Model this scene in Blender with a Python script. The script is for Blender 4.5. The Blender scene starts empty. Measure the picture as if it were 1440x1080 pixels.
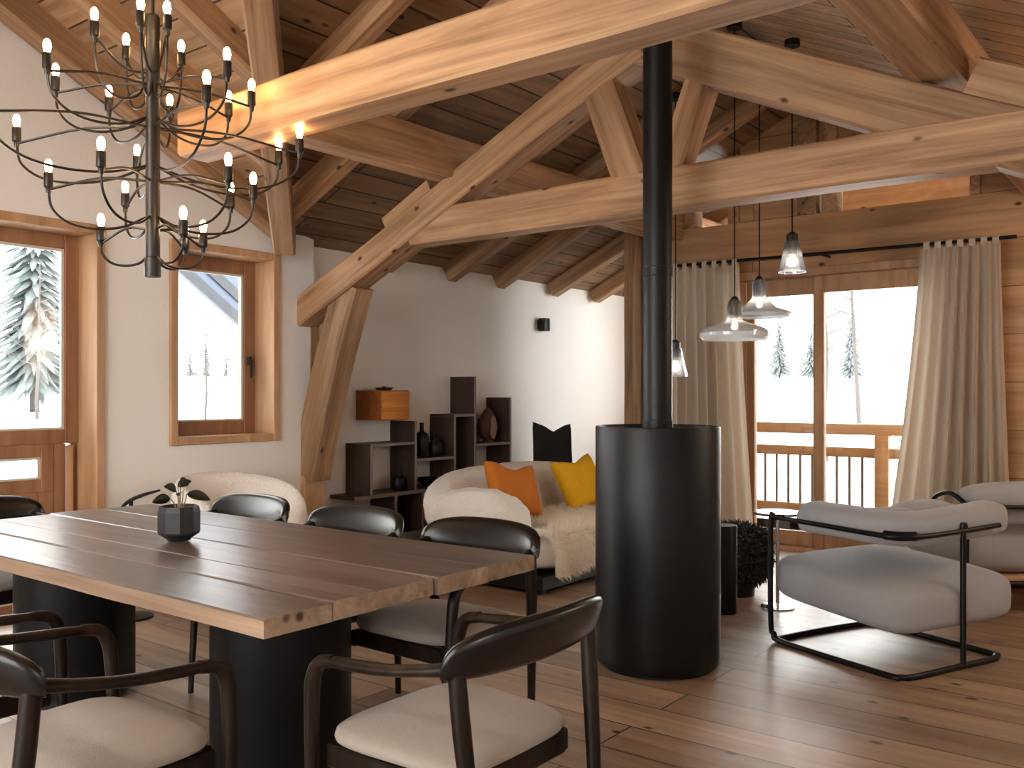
import bpy, bmesh, math, random
from mathutils import Vector, Matrix, noise as mnoise

random.seed(7)
SC = bpy.context.scene
COL = SC.collection
PI = math.pi

# ---------------------------------------------------------------- camera
cam_data = bpy.data.cameras.new('camera')
cam = bpy.data.objects.new('camera', cam_data)
COL.objects.link(cam)
cam_data.sensor_width = 36.0
cam_data.lens = 1292.0 / 1440.0 * 36.0
cam_data.shift_y = 13.0 / 1440.0
cam_data.clip_start = 0.05
cam_data.clip_end = 400
cam.location = (0, 0, 1.30)
cam.rotation_euler = (PI / 2, 0, math.radians(37.74 - 90))
SC.camera = cam

# ---------------------------------------------------------------- view / world / light
SC.view_settings.view_transform = 'Standard'
SC.view_settings.look = 'None'
SC.view_settings.gamma = 1.0
SC.view_settings.use_curve_mapping = False
SC.view_settings.exposure = 0.8
try:
    SC.cycles.use_denoising = True
    SC.cycles.max_bounces = 10
    SC.cycles.diffuse_bounces = 5
    SC.cycles.glossy_bounces = 4
    SC.cycles.transparent_max_bounces = 12
    SC.cycles.sample_clamp_indirect = 6.0
    SC.cycles.caustics_reflective = False
    SC.cycles.caustics_refractive = False
except Exception:
    pass

SKY = 6.6
world = bpy.data.worlds.new('overcast_sky')
SC.world = world
world.use_nodes = True
bg = world.node_tree.nodes['Background']
bg.inputs[0].default_value = (1.0, 0.985, 0.965, 1)
bg.inputs[1].default_value = SKY


def lamp(name, loc, watts, col=(1.0, 0.74, 0.48), size=0.12):
    d = bpy.data.lights.new(name, 'POINT')
    d.energy = watts
    d.color = col
    d.shadow_soft_size = size
    o = bpy.data.objects.new(name, d)
    COL.objects.link(o)
    o.location = loc
    return o


# added unseen fill lights, behind the camera and to its right
lamp('fill_light_rear', (-0.9, 2.6, 2.7), 60, (1.0, 0.86, 0.70))
lamp('fill_light_right', (5.6, -0.6, 1.95), 22, (1.0, 0.82, 0.64))

# ---------------------------------------------------------------- materials
MATS = {}


def new_mat(name):
    m = bpy.data.materials.new(name)
    m.use_nodes = True
    MATS[name] = m
    nt = m.node_tree
    b = nt.nodes['Principled BSDF']
    return m, nt, b


def N(nt, typ, **kw):
    n = nt.nodes.new(typ)
    for k, v in kw.items():
        setattr(n, k, v)
    return n


def plain(name, col, rough=0.5, metal=0.0, bump=0.0, bscale=200.0, var=0.0, vscale=8.0, spec=0.5, sheen=0.0):
    m, nt, b = new_mat(name)
    b.inputs['Base Color'].default_value = (*col, 1)
    b.inputs['Roughness'].default_value = rough
    b.inputs['Metallic'].default_value = metal
    b.inputs['Specular IOR Level'].default_value = spec
    if sheen:
        b.inputs['Sheen Weight'].default_value = sheen
    tc = N(nt, 'ShaderNodeTexCoord')
    if var:
        no = N(nt, 'ShaderNodeTexNoise')
        no.inputs['Scale'].default_value = vscale
        no.inputs['Detail'].default_value = 5
        nt.links.new(tc.outputs['Object'], no.inputs['Vector'])
        mx = N(nt, 'ShaderNodeMixRGB')
        mx.inputs[1].default_value = tuple(c * (1 - var) for c in col) + (1,)
        mx.inputs[2].default_value = tuple(min(1, c * (1 + var)) for c in col) + (1,)
        nt.links.new(no.outputs['Fac'], mx.inputs[0])
        nt.links.new(mx.outputs[0], b.inputs['Base Color'])
    if bump:
        no2 = N(nt, 'ShaderNodeTexNoise')
        no2.inputs['Scale'].default_value = bscale
        no2.inputs['Detail'].default_value = 3
        nt.links.new(tc.outputs['Object'], no2.inputs['Vector'])
        bp = N(nt, 'ShaderNodeBump')
        bp.inputs['Strength'].default_value = bump
        bp.inputs['Distance'].default_value = 0.01
        nt.links.new(no2.outputs['Fac'], bp.inputs['Height'])
        nt.links.new(bp.outputs[0], b.inputs['Normal'])
    return m


def wood(name, dark, mid, light, axis=0, freq=9.0, rough=0.55, knots=True, spec=0.35, planks=None, gap=0.004, seamdark=0.25, along=2.6, bump=0.25, pvar=0.35, coat=0.0, across=None):
    """axis: object axis the grain runs along; planks: board width across it, laid on the (axis, other) plane."""
    m, nt, b = new_mat(name)
    L = nt.links.new
    tc = N(nt, 'ShaderNodeTexCoord')
    oi = N(nt, 'ShaderNodeObjectInfo')
    sep = N(nt, 'ShaderNodeSeparateXYZ')
    L(tc.outputs['Object'], sep.inputs[0])
    order = [axis] + [k for k in range(3) if k != axis]
    if across is not None:
        order = [axis, across, 3 - axis - across]
    comb = N(nt, 'ShaderNodeCombineXYZ')          # grain axis -> x
    for k in range(3):
        L(sep.outputs[order[k]], comb.inputs[k])
    off = N(nt, 'ShaderNodeVectorMath', operation='MULTIPLY_ADD')
    cr = N(nt, 'ShaderNodeCombineXYZ')
    for k, s in enumerate((17.0, 31.0, 23.0)):
        mt = N(nt, 'ShaderNodeMath', operation='MULTIPLY')
        L(oi.outputs['Random'], mt.inputs[0])
        mt.inputs[1].default_value = s
        L(mt.outputs[0], cr.inputs[k])
    L(cr.outputs[0], off.inputs[0])
    off.inputs[1].default_value = (1, 1, 1)
    L(comb.outputs[0], off.inputs[2])
    vec = off.outputs[0]
    rnd = oi.outputs['Random']
    if planks:
        br = N(nt, 'ShaderNodeTexBrick')
        br.offset = 0.37
        br.offset_frequency = 2
        br.inputs['Color1'].default_value = (0, 0, 0, 1)
        br.inputs['Color2'].default_value = (1, 1, 1, 1)
        br.inputs['Mortar'].default_value = (0.5, 0.5, 0.5, 1)
        br.inputs['Scale'].default_value = 1.0
        br.inputs['Mortar Size'].default_value = gap
        br.inputs['Mortar Smooth'].default_value = 0.1
        br.inputs['Bias'].default_value = 0.0
        br.inputs['Brick Width'].default_value = along
        br.inputs['Row Height'].default_value = planks
        L(comb.outputs[0], br.inputs['Vector'])
        sp = N(nt, 'ShaderNodeSeparateColor')
        L(br.outputs['Color'], sp.inputs[0])
        rnd = sp.outputs[0]
        # shift the grain from board to board
        cb = N(nt, 'ShaderNodeCombineXYZ')
        m1 = N(nt, 'ShaderNodeMath', operation='MULTIPLY')
        L(rnd, m1.inputs[0])
        m1.inputs[1].default_value = 13.0
        L(m1.outputs[0], cb.inputs[0])
        L(m1.outputs[0], cb.inputs[2])
        ad = N(nt, 'ShaderNodeVectorMath', operation='ADD')
        L(vec, ad.inputs[0])
        L(cb.outputs[0], ad.inputs[1])
        vec = ad.outputs[0]
    mp = N(nt, 'ShaderNodeMapping')
    mp.inputs['Scale'].default_value = (0.55, freq, freq)
    L(vec, mp.inputs['Vector'])
    no = N(nt, 'ShaderNodeTexNoise')
    no.inputs['Scale'].default_value = 1.6
    no.inputs['Detail'].default_value = 6
    no.inputs['Roughness'].default_value = 0.62
    no.inputs['Distortion'].default_value = 0.6
    L(mp.outputs[0], no.inputs['Vector'])
    ramp = N(nt, 'ShaderNodeValToRGB')
    e = ramp.color_ramp.elements
    e[0].position, e[0].color = 0.28, (*dark, 1)
    e[1].position, e[1].color = 0.72, (*light, 1)
    x = ramp.color_ramp.elements.new(0.5)
    x.color = (*mid, 1)
    L(no.outputs['Fac'], ramp.inputs[0])
    col = ramp.outputs[0]
    # broad mottling
    mp2 = N(nt, 'ShaderNodeMapping')
    mp2.inputs['Scale'].default_value = (1.2, 3.0, 3.0)
    L(vec, mp2.inputs['Vector'])
    no2 = N(nt, 'ShaderNodeTexNoise')
    no2.inputs['Scale'].default_value = 1.0
    no2.inputs['Detail'].default_value = 3
    L(mp2.outputs[0], no2.inputs['Vector'])
    hs = N(nt, 'ShaderNodeHueSaturation')
    ma = N(nt, 'ShaderNodeMapRange')
    ma.inputs['From Min'].default_value = 0.3
    ma.inputs['From Max'].default_value = 0.7
    ma.inputs['To Min'].default_value = 0.8
    ma.inputs['To Max'].default_value = 1.2
    L(no2.outputs['Fac'], ma.inputs['Value'])
    mr = N(nt, 'ShaderNodeMapRange')
    mr.inputs['To Min'].default_value = 1 - pvar / 2
    mr.inputs['To Max'].default_value = 1 + pvar / 2
    L(rnd, mr.inputs['Value'])
    mm = N(nt, 'ShaderNodeMath', operation='MULTIPLY')
    L(ma.outputs[0], mm.inputs[0])
    L(mr.outputs[0], mm.inputs[1])
    L(mm.outputs[0], hs.inputs['Value'])
    L(col, hs.inputs['Color'])
    col = hs.outputs[0]
    if knots:
        mp3 = N(nt, 'ShaderNodeMapping')
        mp3.inputs['Scale'].default_value = (3.6, 6.5, 6.5)
        L(vec, mp3.inputs['Vector'])
        vo = N(nt, 'ShaderNodeTexVoronoi')
        vo.inputs['Scale'].default_value = 1.0
        L(mp3.outputs[0], vo.inputs['Vector'])
        kr = N(nt, 'ShaderNodeValToRGB')
        kr.color_ramp.elements[0].position = 0.055
        kr.color_ramp.elements[0].color = (1, 1, 1, 1)
        kr.color_ramp.elements[1].position = 0.12
        kr.color_ramp.elements[1].color = (0, 0, 0, 1)
        L(vo.outputs['Distance'], kr.inputs[0])
        mk = N(nt, 'ShaderNodeMixRGB')
        mk.inputs[2].default_value = (dark[0] * .28, dark[1] * .22, dark[2] * .2, 1)
        L(kr.outputs[0], mk.inputs[0])
        L(col, mk.inputs[1])
        col = mk.outputs[0]
    if planks:
        ms = N(nt, 'ShaderNodeMixRGB')
        ms.inputs[2].default_value = tuple(c * seamdark for c in dark) + (1,)
        L(br.outputs['Fac'], ms.inputs[0])
        L(col, ms.inputs[1])
        col = ms.outputs[0]
    L(col, b.inputs['Base Color'])
    b.inputs['Roughness'].default_value = rough
    b.inputs['Specular IOR Level'].default_value = spec
    if coat:
        b.inputs['Coat Weight'].default_value = coat
        b.inputs['Coat Roughness'].default_value = 0.25
    bp = N(nt, 'ShaderNodeBump')
    bp.inputs['Strength'].default_value = bump
    bp.inputs['Distance'].default_value = 0.006
    if planks:
        sb = N(nt, 'ShaderNodeMath', operation='SUBTRACT')
        L(no.outputs['Fac'], sb.inputs[0])
        L(br.outputs['Fac'], sb.inputs[1])
        L(sb.outputs[0], bp.inputs['Height'])
    else:
        L(no.outputs['Fac'], bp.inputs['Height'])
    L(bp.outputs[0], b.inputs['Normal'])
    return m


def cloth(name, col, trans):
    m = plain(name, col, 0.95, bump=0.15, bscale=300, var=0.04, vscale=50)
    nt = m.node_tree
    b = nt.nodes['Principled BSDF']
    tl = N(nt, 'ShaderNodeBsdfTranslucent')
    tl.inputs[0].default_value = (*col, 1)
    mx = N(nt, 'ShaderNodeMixShader')
    mx.inputs[0].default_value = trans
    nt.links.new(b.outputs[0], mx.inputs[1])
    nt.links.new(tl.outputs[0], mx.inputs[2])
    nt.links.new(mx.outputs[0], nt.nodes['Material Output'].inputs['Surface'])
    return m


TIMBER = wood('honey_timber', (0.19, 0.092, 0.042), (0.375, 0.215, 0.112), (0.51, 0.325, 0.188), freq=12, bump=0.4)
TRIMW = wood('window_timber', (0.33, 0.175, 0.085), (0.46, 0.265, 0.14), (0.56, 0.35, 0.2), axis=2, freq=7, knots=False)
SASHW = wood('sash_timber', (0.22, 0.10, 0.05), (0.30, 0.15, 0.075), (0.38, 0.20, 0.105), axis=2, freq=7, knots=False)
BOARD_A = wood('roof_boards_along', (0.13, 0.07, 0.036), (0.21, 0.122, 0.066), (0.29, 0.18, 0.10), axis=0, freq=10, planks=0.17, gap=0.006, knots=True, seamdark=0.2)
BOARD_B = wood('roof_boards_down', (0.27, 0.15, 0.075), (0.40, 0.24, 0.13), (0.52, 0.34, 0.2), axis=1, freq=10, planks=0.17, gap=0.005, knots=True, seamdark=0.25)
BOARD_C = wood('roof_boards_lit', (0.40, 0.25, 0.14), (0.53, 0.36, 0.22), (0.64, 0.46, 0.30), axis=1, freq=10, planks=0.17, gap=0.005, knots=True, seamdark=0.25)  # roof boards with the daylight falling on them put into a paler colour
CLAD = wood('wall_boards', (0.29, 0.145, 0.065), (0.42, 0.23, 0.11), (0.52, 0.31, 0.165), axis=1, across=2, freq=7, planks=0.345, gap=0.003, seamdark=0.4, along=5.0, pvar=0.2)
FLOORM = wood('oak_floor_planks', (0.22, 0.135, 0.085), (0.35, 0.23, 0.15), (0.46, 0.32, 0.215), axis=1, freq=7, planks=0.24, gap=0.004, rough=0.36, seamdark=0.2, along=2.9, spec=0.5, bump=0.12, pvar=0.45)
TABLEW = wood('weathered_table_top', (0.066, 0.047, 0.040), (0.12, 0.088, 0.075), (0.195, 0.15, 0.13), axis=1, freq=8, rough=0.30, spec=0.5, bump=0.35, pvar=0.25, knots=False)
TABLEE = wood('sawn_table_edge', (0.17, 0.105, 0.068), (0.28, 0.185, 0.125), (0.37, 0.26, 0.185), axis=1, freq=14, rough=0.7, knots=True)
DARKW = wood('smoked_chair_wood', (0.005, 0.003, 0.0025), (0.011, 0.0065, 0.005), (0.026, 0.015, 0.010), axis=2, freq=14, rough=0.34, knots=False, bump=0.1, spec=0.22)
SHELFW = wood('dark_shelf_veneer', (0.022, 0.012, 0.010), (0.040, 0.023, 0.018), (0.06, 0.037, 0.03), axis=2, freq=14, rough=0.5, knots=False)
SHELFE = plain('shelf_edge', (0.22, 0.17, 0.14), 0.5)
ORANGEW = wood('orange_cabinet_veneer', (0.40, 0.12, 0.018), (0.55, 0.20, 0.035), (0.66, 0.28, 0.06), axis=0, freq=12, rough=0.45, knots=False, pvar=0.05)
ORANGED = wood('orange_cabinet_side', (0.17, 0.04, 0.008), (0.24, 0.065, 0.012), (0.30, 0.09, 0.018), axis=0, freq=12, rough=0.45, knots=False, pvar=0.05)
RAILW = wood('balcony_timber', (0.45, 0.27, 0.13), (0.58, 0.38, 0.2), (0.68, 0.47, 0.28), axis=1, freq=7, knots=False)
PLASTER = plain('white_plaster', (0.80, 0.775, 0.745), 0.9, bump=0.12, bscale=60, var=0.03, vscale=2.0)
BLACKM = plain('black_powder_coat', (0.004, 0.004, 0.0045), 0.42, spec=0.25, bump=0.03, bscale=400)
STOVEM = plain('stove_black_steel', (0.004, 0.0043, 0.0055), 0.42, spec=0.28, bump=0.02, bscale=500)
DRUMM = plain('table_base_black', (0.004, 0.0045, 0.006), 0.5, spec=0.22)
LEATHER = plain('black_leather', (0.0045, 0.0045, 0.005), 0.27, bump=0.06, bscale=260, spec=0.45)
SEATF = plain('oatmeal_seat_fabric', (0.30, 0.255, 0.222), 0.9, bump=0.25, bscale=420, var=0.08, vscale=60, sheen=0.2)
FLEECE = plain('cream_fleece', (0.86, 0.82, 0.77), 0.95, bump=0.9, bscale=90, var=0.05, vscale=30, sheen=0.3)
SHEEP = plain('sheepskin_wool', (0.93, 0.86, 0.75), 0.9, var=0.08, vscale=7, sheen=0.3)
BLACKFUR = plain('black_shag', (0.009, 0.009, 0.011), 0.75, sheen=0.2)
GREYF = plain('grey_lounge_fabric', (0.31, 0.305, 0.315), 0.9, bump=0.2, bscale=350, var=0.05, vscale=40, sheen=0.2)
ORANGEF = plain('burnt_orange_linen', (0.56, 0.17, 0.012), 0.9, bump=0.35, bscale=300, var=0.12, vscale=25)
YELLOWF = plain('yellow_linen', (0.85, 0.46, 0.008), 0.9, bump=0.35, bscale=300, var=0.08, vscale=25)
BLACKF = plain('black_cushion_cloth', (0.008, 0.008, 0.009), 0.95, bump=0.3, bscale=300)
CURT = cloth('cream_curtain_linen', (0.66, 0.555, 0.44), .2)
SNOW = plain('snow', (0.90, 0.92, 0.95), 0.9, bump=0.3, bscale=1.5)
CERAM = plain('dark_pot_ceramic', (0.014, 0.015, 0.018), 0.55, bump=0.1, bscale=80)
SOIL = plain('potting_soil', (0.03, 0.02, 0.014), 1.0, bump=0.6, bscale=120)
LEAFM = plain('dark_leaf', (0.022, 0.021, 0.012), 0.4, var=0.3, vscale=30)
STEMM = plain('pale_stem', (0.20, 0.14, 0.09), 0.7)
CHROME = plain('polished_chrome', (0.7, 0.7, 0.72), 0.12, metal=1.0)
TOPGLASS = plain('smoked_table_glass', (0.10, 0.10, 0.11), 0.08, spec=0.8)
FIR = plain('snowy_fir_needles', (0.10, 0.12, 0.12), 0.9, var=0.6, vscale=2.5)
BARK = plain('winter_bark', (0.06, 0.052, 0.05), 0.95, var=0.3, vscale=6)
ZINC = plain('blue_grey_roof_metal', (0.05, 0.072, 0.115), 0.45, metal=0.1, var=0.1, vscale=3)
ZINCD = plain('dark_fascia_metal', (0.012, 0.016, 0.024), 0.5)
ORNA = wood('carved_brown', (0.03, 0.014, 0.010), (0.07, 0.035, 0.022), (0.14, 0.075, 0.045), axis=2, freq=10, knots=False)
BRONZE = plain('burnished_brown_metal', (0.009, 0.006, 0.005), 0.42)
SOCKETM = plain('bulb_socket_black', (0.009, 0.008, 0.007), 0.4)


def glass_mat(name, tint=(1, 1, 1), gloss=0.08, extra=0.0, fcol=(0.8, 0.85, 0.9)):
    m, nt, b = new_mat(name)
    nt.nodes.remove(b)
    out = nt.nodes['Material Output']
    tr = N(nt, 'ShaderNodeBsdfTransparent')
    tr.inputs[0].default_value = (*tint, 1)
    gl = N(nt, 'ShaderNodeBsdfGlossy')
    gl.inputs['Roughness'].default_value = 0.02
    gl.inputs['Color'].default_value = (*fcol, 1)
    lw = N(nt, 'ShaderNodeLayerWeight')
    lw.inputs['Blend'].default_value = 0.35
    mr = N(nt, 'ShaderNodeMapRange')
    mr.inputs['To Min'].default_value = gloss * 0.5
    mr.inputs['To Max'].default_value = min(0.95, gloss * 0.5 + 0.75)
    nt.links.new(lw.outputs['Fresnel'], mr.inputs['Value'])
    mx = N(nt, 'ShaderNodeMixShader')
    nt.links.new(mr.outputs[0], mx.inputs[0])
    nt.links.new(tr.outputs[0], mx.inputs[1])
    nt.links.new(gl.outputs[0], mx.inputs[2])
    last = mx.outputs[0]
    if extra:
        df = N(nt, 'ShaderNodeBsdfTranslucent')
        df.inputs[0].default_value = (0.8, 0.82, 0.85, 1)
        d2 = N(nt, 'ShaderNodeBsdfDiffuse')
        d2.inputs[0].default_value = (0.7, 0.72, 0.75, 1)
        a1 = N(nt, 'ShaderNodeMixShader')
        a1.inputs[0].default_value = 0.5
        nt.links.new(df.outputs[0], a1.inputs[1])
        nt.links.new(d2.outputs[0], a1.inputs[2])
        a2 = N(nt, 'ShaderNodeMixShader')
        a2.inputs[0].default_value = extra
        nt.links.new(last, a2.inputs[1])
        nt.links.new(a1.outputs[0], a2.inputs[2])
        last = a2.outputs[0]
    nt.links.new(last, out.inputs['Surface'])
    return m


GLASS = glass_mat('clear_window_glass', (0.97, 0.985, 0.98), 0.05)
SHADEG = glass_mat('frosted_grey_glass', (0.80, 0.83, 0.87), 0.15, 0.55)
SHADEC = glass_mat('clear_shade_glass', (0.85, 0.88, 0.91), 0.2, 0.12)


def emit(name, col, s):
    m, nt, b = new_mat(name)
    b.inputs['Base Color'].default_value = (1, 0.95, 0.85, 1)
    b.inputs['Emission Color'].default_value = (*col, 1)
    b.inputs['Emission Strength'].default_value = s
    return m


BULBM = emit('warm_bulb_glow', (1.0, 0.60, 0.26), 45.0)
PBULB = emit('pendant_bulb_glow', (1.0, 0.80, 0.58), 30.0)

# ---------------------------------------------------------------- mesh helpers


def obj(name, bm, mat, parent=None, smooth=False, angle=None, loc=None):
    me = bpy.data.meshes.new(name)
    bmesh.ops.recalc_face_normals(bm, faces=bm.faces)
    bm.to_mesh(me)
    bm.free()
    for m in (mat if isinstance(mat, (list, tuple)) else [mat]):
        me.materials.append(m)
    if smooth:
        me.polygons.foreach_set('use_smooth', [True] * len(me.polygons))
        if angle:
            me.set_sharp_from_angle(angle=math.radians(angle))
    o = bpy.data.objects.new(name, me)
    COL.objects.link(o)
    if parent:
        o.parent = parent
    if loc:
        o.location = loc
    return o


def tag(o, label=None, cat=None, group=None, kind=None):
    if label:
        o['label'] = label
    if cat:
        o['category'] = cat
    if group:
        o['group'] = group
    if kind:
        o['kind'] = kind
    return o


def thing(name, label, cat, loc=(0, 0, 0), rz=0.0, group=None, kind=None):
    o = bpy.data.objects.new(name, None)
    o.empty_display_size = 0.1
    COL.objects.link(o)
    o.location = loc
    o.rotation_euler = (0, 0, rz)
    return tag(o, label, cat, group, kind)


def copy_tree(o, parent=None):
    c = o.copy()
    COL.objects.link(c)
    c.parent = parent
    for ch in list(o.children):
        copy_tree(ch, c)
    return c


def add_box(bm, lo, hi, bevel=0.0, seg=1, mi=0):
    vs = [bm.verts.new((x, y, z)) for x in (lo[0], hi[0]) for y in (lo[1], hi[1]) for z in (lo[2], hi[2])]
    fs = []
    for q in ((0, 1, 3, 2), (4, 6, 7, 5), (0, 4, 5, 1), (2, 3, 7, 6), (0, 2, 6, 4), (1, 5, 7, 3)):
        f = bm.faces.new([vs[i] for i in q])
        f.material_index = mi
        fs.append(f)
    if bevel:
        es = list({e for f in fs for e in f.edges})
        bmesh.ops.bevel(bm, geom=es, offset=bevel, segments=seg, profile=0.5, affect='EDGES')
    return fs


def box(name, lo, hi, mat, parent=None, bevel=0.0, seg=2):
    bm = bmesh.new()
    add_box(bm, lo, hi, bevel, seg)
    return obj(name, bm, mat, parent, smooth=bevel > 0, angle=40)


def add_prism(bm, pts, axis, a, b):
    """extrude a polygon (2 coords) along the axis from a to b"""
    def mk(p, t):
        q = [p[0], p[1]]
        q.insert(axis, t)
        return q
    A = [bm.verts.new(mk(p, a)) for p in pts]
    B = [bm.verts.new(mk(p, b)) for p in pts]
    n = len(pts)
    bm.faces.new(A)
    bm.faces.new(B[::-1])
    for i in range(n):
        bm.faces.new((A[i], A[(i + 1) % n], B[(i + 1) % n], B[i]))


def catmull(pts, n=6):
    P = [Vector(p) for p in pts]
    if len(P) < 3:
        return P
    P = [P[0] * 2 - P[1]] + P + [P[-1] * 2 - P[-2]]
    out = []
    for i in range(1, len(P) - 2):
        for k in range(n):
            t = k / n
            p0, p1, p2, p3 = P[i - 1], P[i], P[i + 1], P[i + 2]
            out.append(0.5 * ((2 * p1) + (p2 - p0) * t + (2 * p0 - 5 * p1 + 4 * p2 - p3) * t * t + (3 * p1 - p0 - 3 * p2 + p3) * t ** 3))
    out.append(P[-2])
    return out


def lerp_list(v, t):
    if not isinstance(v, (list, tuple)):
        return v
    x = t * (len(v) - 1)
    i = min(int(x), len(v) - 2)
    return v[i] + (v[i + 1] - v[i]) * (x - i)


def add_tube(bm, pts, r, sides=10, n=0, squash=1.0, cap=True, up=None):
    P = catmull(pts, n) if n else [Vector(p) for p in pts]
    m = len(P)
    rings = []
    T = [(P[min(i + 1, m - 1)] - P[max(i - 1, 0)]).normalized() for i in range(m)]
    ref = Vector(up) if up else (Vector((0, 0, 1)) if abs(T[0].z) < 0.9 else Vector((0, 1, 0)))
    nv = (ref - T[0] * ref.dot(T[0])).normalized()
    for i in range(m):
        nv = (nv - T[i] * nv.dot(T[i]))
        nv.normalize()
        bv = T[i].cross(nv)
        rr = lerp_list(r, i / (m - 1))
        rings.append([bm.verts.new(P[i] + nv * (math.cos(2 * PI * k / sides) * rr * squash) + bv * (math.sin(2 * PI * k / sides) * rr)) for k in range(sides)])
    for i in range(m - 1):
        for k in range(sides):
            bm.faces.new((rings[i][k], rings[i][(k + 1) % sides], rings[i + 1][(k + 1) % sides], rings[i + 1][k]))
    if cap:
        bm.faces.new(rings[0][::-1])
        bm.faces.new(rings[-1])


def tube(name, pts, r, mat, parent=None, sides=10, n=0, squash=1.0, up=None):
    bm = bmesh.new()
    add_tube(bm, pts, r, sides, n, squash, True, up)
    return obj(name, bm, mat, parent, smooth=True, angle=50)


def add_lathe(bm, prof, seg=32, cx=0, cy=0, closed=False):
    rings = []
    for r, z in prof:
        if r < 1e-6:
            rings.append([bm.verts.new((cx, cy, z))])
        else:
            rings.append([bm.verts.new((cx + r * math.cos(2 * PI * k / seg), cy + r * math.sin(2 * PI * k / seg), z)) for k in range(seg)])
    idx = list(range(len(prof) - 1))
    pairs = [(i, i + 1) for i in idx] + ([(len(prof) - 1, 0)] if closed else [])
    for i, j in pairs:
        a, b = rings[i], rings[j]
        for k in range(seg):
            k2 = (k + 1) % seg
            if len(a) == 1 and len(b) == 1:
                continue
            if len(a) == 1:
                bm.faces.new((a[0], b[k2], b[k]))
            elif len(b) == 1:
                bm.faces.new((a[k], a[k2], b[0]))
            else:
                bm.faces.new((a[k], a[k2], b[k2], b[k]))


def lathe(name, prof, mat, parent=None, seg=32, angle=35, closed=False, loc=None):
    bm = bmesh.new()
    add_lathe(bm, prof, seg, closed=closed)
    return obj(name, bm, mat, parent, smooth=True, angle=angle, loc=loc)


def add_superbox(bm, c, half, nx=16, ny=16, nz=6, p=4.0, pz=3.0, fn=None):
    """rounded pillow-like box: a sphere grid pushed to a superellipsoid"""
    seg, rings = 4 * nx, 2 * nz + 2
    V = []

    def sg(v, e):
        return math.copysign(abs(v) ** e, v)
    for i in range(rings + 1):
        ph = -PI / 2 + PI * i / rings
        row = []
        for k in range(seg):
            th = 2 * PI * k / seg
            x = sg(math.cos(ph), 2 / pz) * sg(math.cos(th), 2 / p)
            y = sg(math.cos(ph), 2 / pz) * sg(math.sin(th), 2 / p)
            z = sg(math.sin(ph), 2 / pz)
            q = Vector((x * half[0], y * half[1], z * half[2]))
            if fn:
                q = fn(q, x, y, z)
            row.append(q + Vector(c))
            if i in (0, rings):
                break
        V.append([bm.verts.new(q) for q in row])
    for i in range(rings):
        a, b = V[i], V[i + 1]
        for k in range(seg):
            k2 = (k + 1) % seg
            if len(a) == 1:
                bm.faces.new((a[0], b[k2], b[k]))
            elif len(b) == 1:
                bm.faces.new((a[k], a[k2], b[0]))
            else:
                bm.faces.new((a[k], a[k2], b[k2], b[k]))


def soft(name, c, half, mat, parent=None, p=5.0, pz=3.0, fn=None, nx=14, nz=8):
    bm = bmesh.new()
    add_superbox(bm, c, half, nx, nx, nz, p, pz, fn)
    return obj(name, bm, mat, parent, smooth=True)


# ---------------------------------------------------------------- timbers
TIMBER_SEEN = {}


def timber(name, p0, p1, w, h, label, cat='beam', group=None, mat=None, up=(0, 0, 1), wob=0.006, chamfer=0.012, sag=0.0, parent=None):
    p0, p1 = Vector(p0), Vector(p1)
    d = p1 - p0
    L = d.length
    X = d.normalized()
    U = Vector(up)
    Z = (U - X * U.dot(X)).normalized()
    Y = Z.cross(X)
    M = Matrix((X, Y, Z)).transposed().to_4x4()
    M.translation = p0
    bm = bmesh.new()
    n = max(2, int(L / 0.22))
    ch = min(chamfer, w * .2, h * .2)
    prof = [(-w / 2 + ch, -h / 2), (w / 2 - ch, -h / 2), (w / 2, -h / 2 + ch), (w / 2, h / 2 - ch), (w / 2 - ch, h / 2), (-w / 2 + ch, h / 2), (-w / 2, h / 2 - ch), (-w / 2, -h / 2 + ch)]
    s0 = random.random() * 50
    rings = []
    for i in range(n + 1):
        t = i / n
        x = L * t
        oy = mnoise.noise((s0 + x * 0.8, 1.7, 0)) * wob
        oz = mnoise.noise((s0 + x * 0.8, 9.1, 3)) * wob - sag * 4 * t * (1 - t)
        k = 1 + mnoise.noise((s0 + x * 1.1, 4.4, 7)) * wob * 4
        rings.append([bm.verts.new((x, a * k + oy, b * k + oz)) for a, b in prof])
    for i in range(n):
        for k in range(8):
            bm.faces.new((rings[i][k], rings[i][(k + 1) % 8], rings[i + 1][(k + 1) % 8], rings[i + 1][k]))
    bm.faces.new(rings[0][::-1])
    bm.faces.new(rings[-1])
    o = obj(name, bm, mat or TIMBER, parent, smooth=True, angle=25)
    o.matrix_world = M
    if not parent:
        tag(o, label, cat, group, 'structure')
    return o


# roof planes
def zA(v):
    return 2.4 + 0.47 * (5.4 - v)


RIDGE_V = 2.5
RIDGE_Z = zA(RIDGE_V)


def zR(v):
    return zA(v) if v >= RIDGE_V else RIDGE_Z - 0.47 * (RIDGE_V - v)


def zB(u):
    return 2.33 + 0.524 * (4.48 - u)


RB = 1.9                      # ridge of the dining wing
RBZ = zB(RB)


def valley_u(v):
    return 4.48 - (0.07 + 0.47 * (5.4 - v)) / 0.524


VTOP = 5.4 - ((4.48 - RB) * 0.524 - 0.07) / 0.47        # where the wing's ridge meets the main slope

# ---------------------------------------------------------------- room shell
U_BACK, U_GAB, U_END = -2.5, 7.4, 9.2
V_L, V_S, V_R = 5.3, 5.4, -0.9


def struct(name, bm, mat, label=None, parent=None):
    o = obj(name, bm, mat, parent)
    if not parent:
        o['kind'] = 'structure'
    return o


bm = bmesh.new()
add_box(bm, (U_BACK - .2, V_R - .2, -0.12), (U_END + .3, 5.8, 0.0))
tag(struct('floor', bm, FLOORM), 'wide knotty oak plank floor', 'floor')


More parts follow.
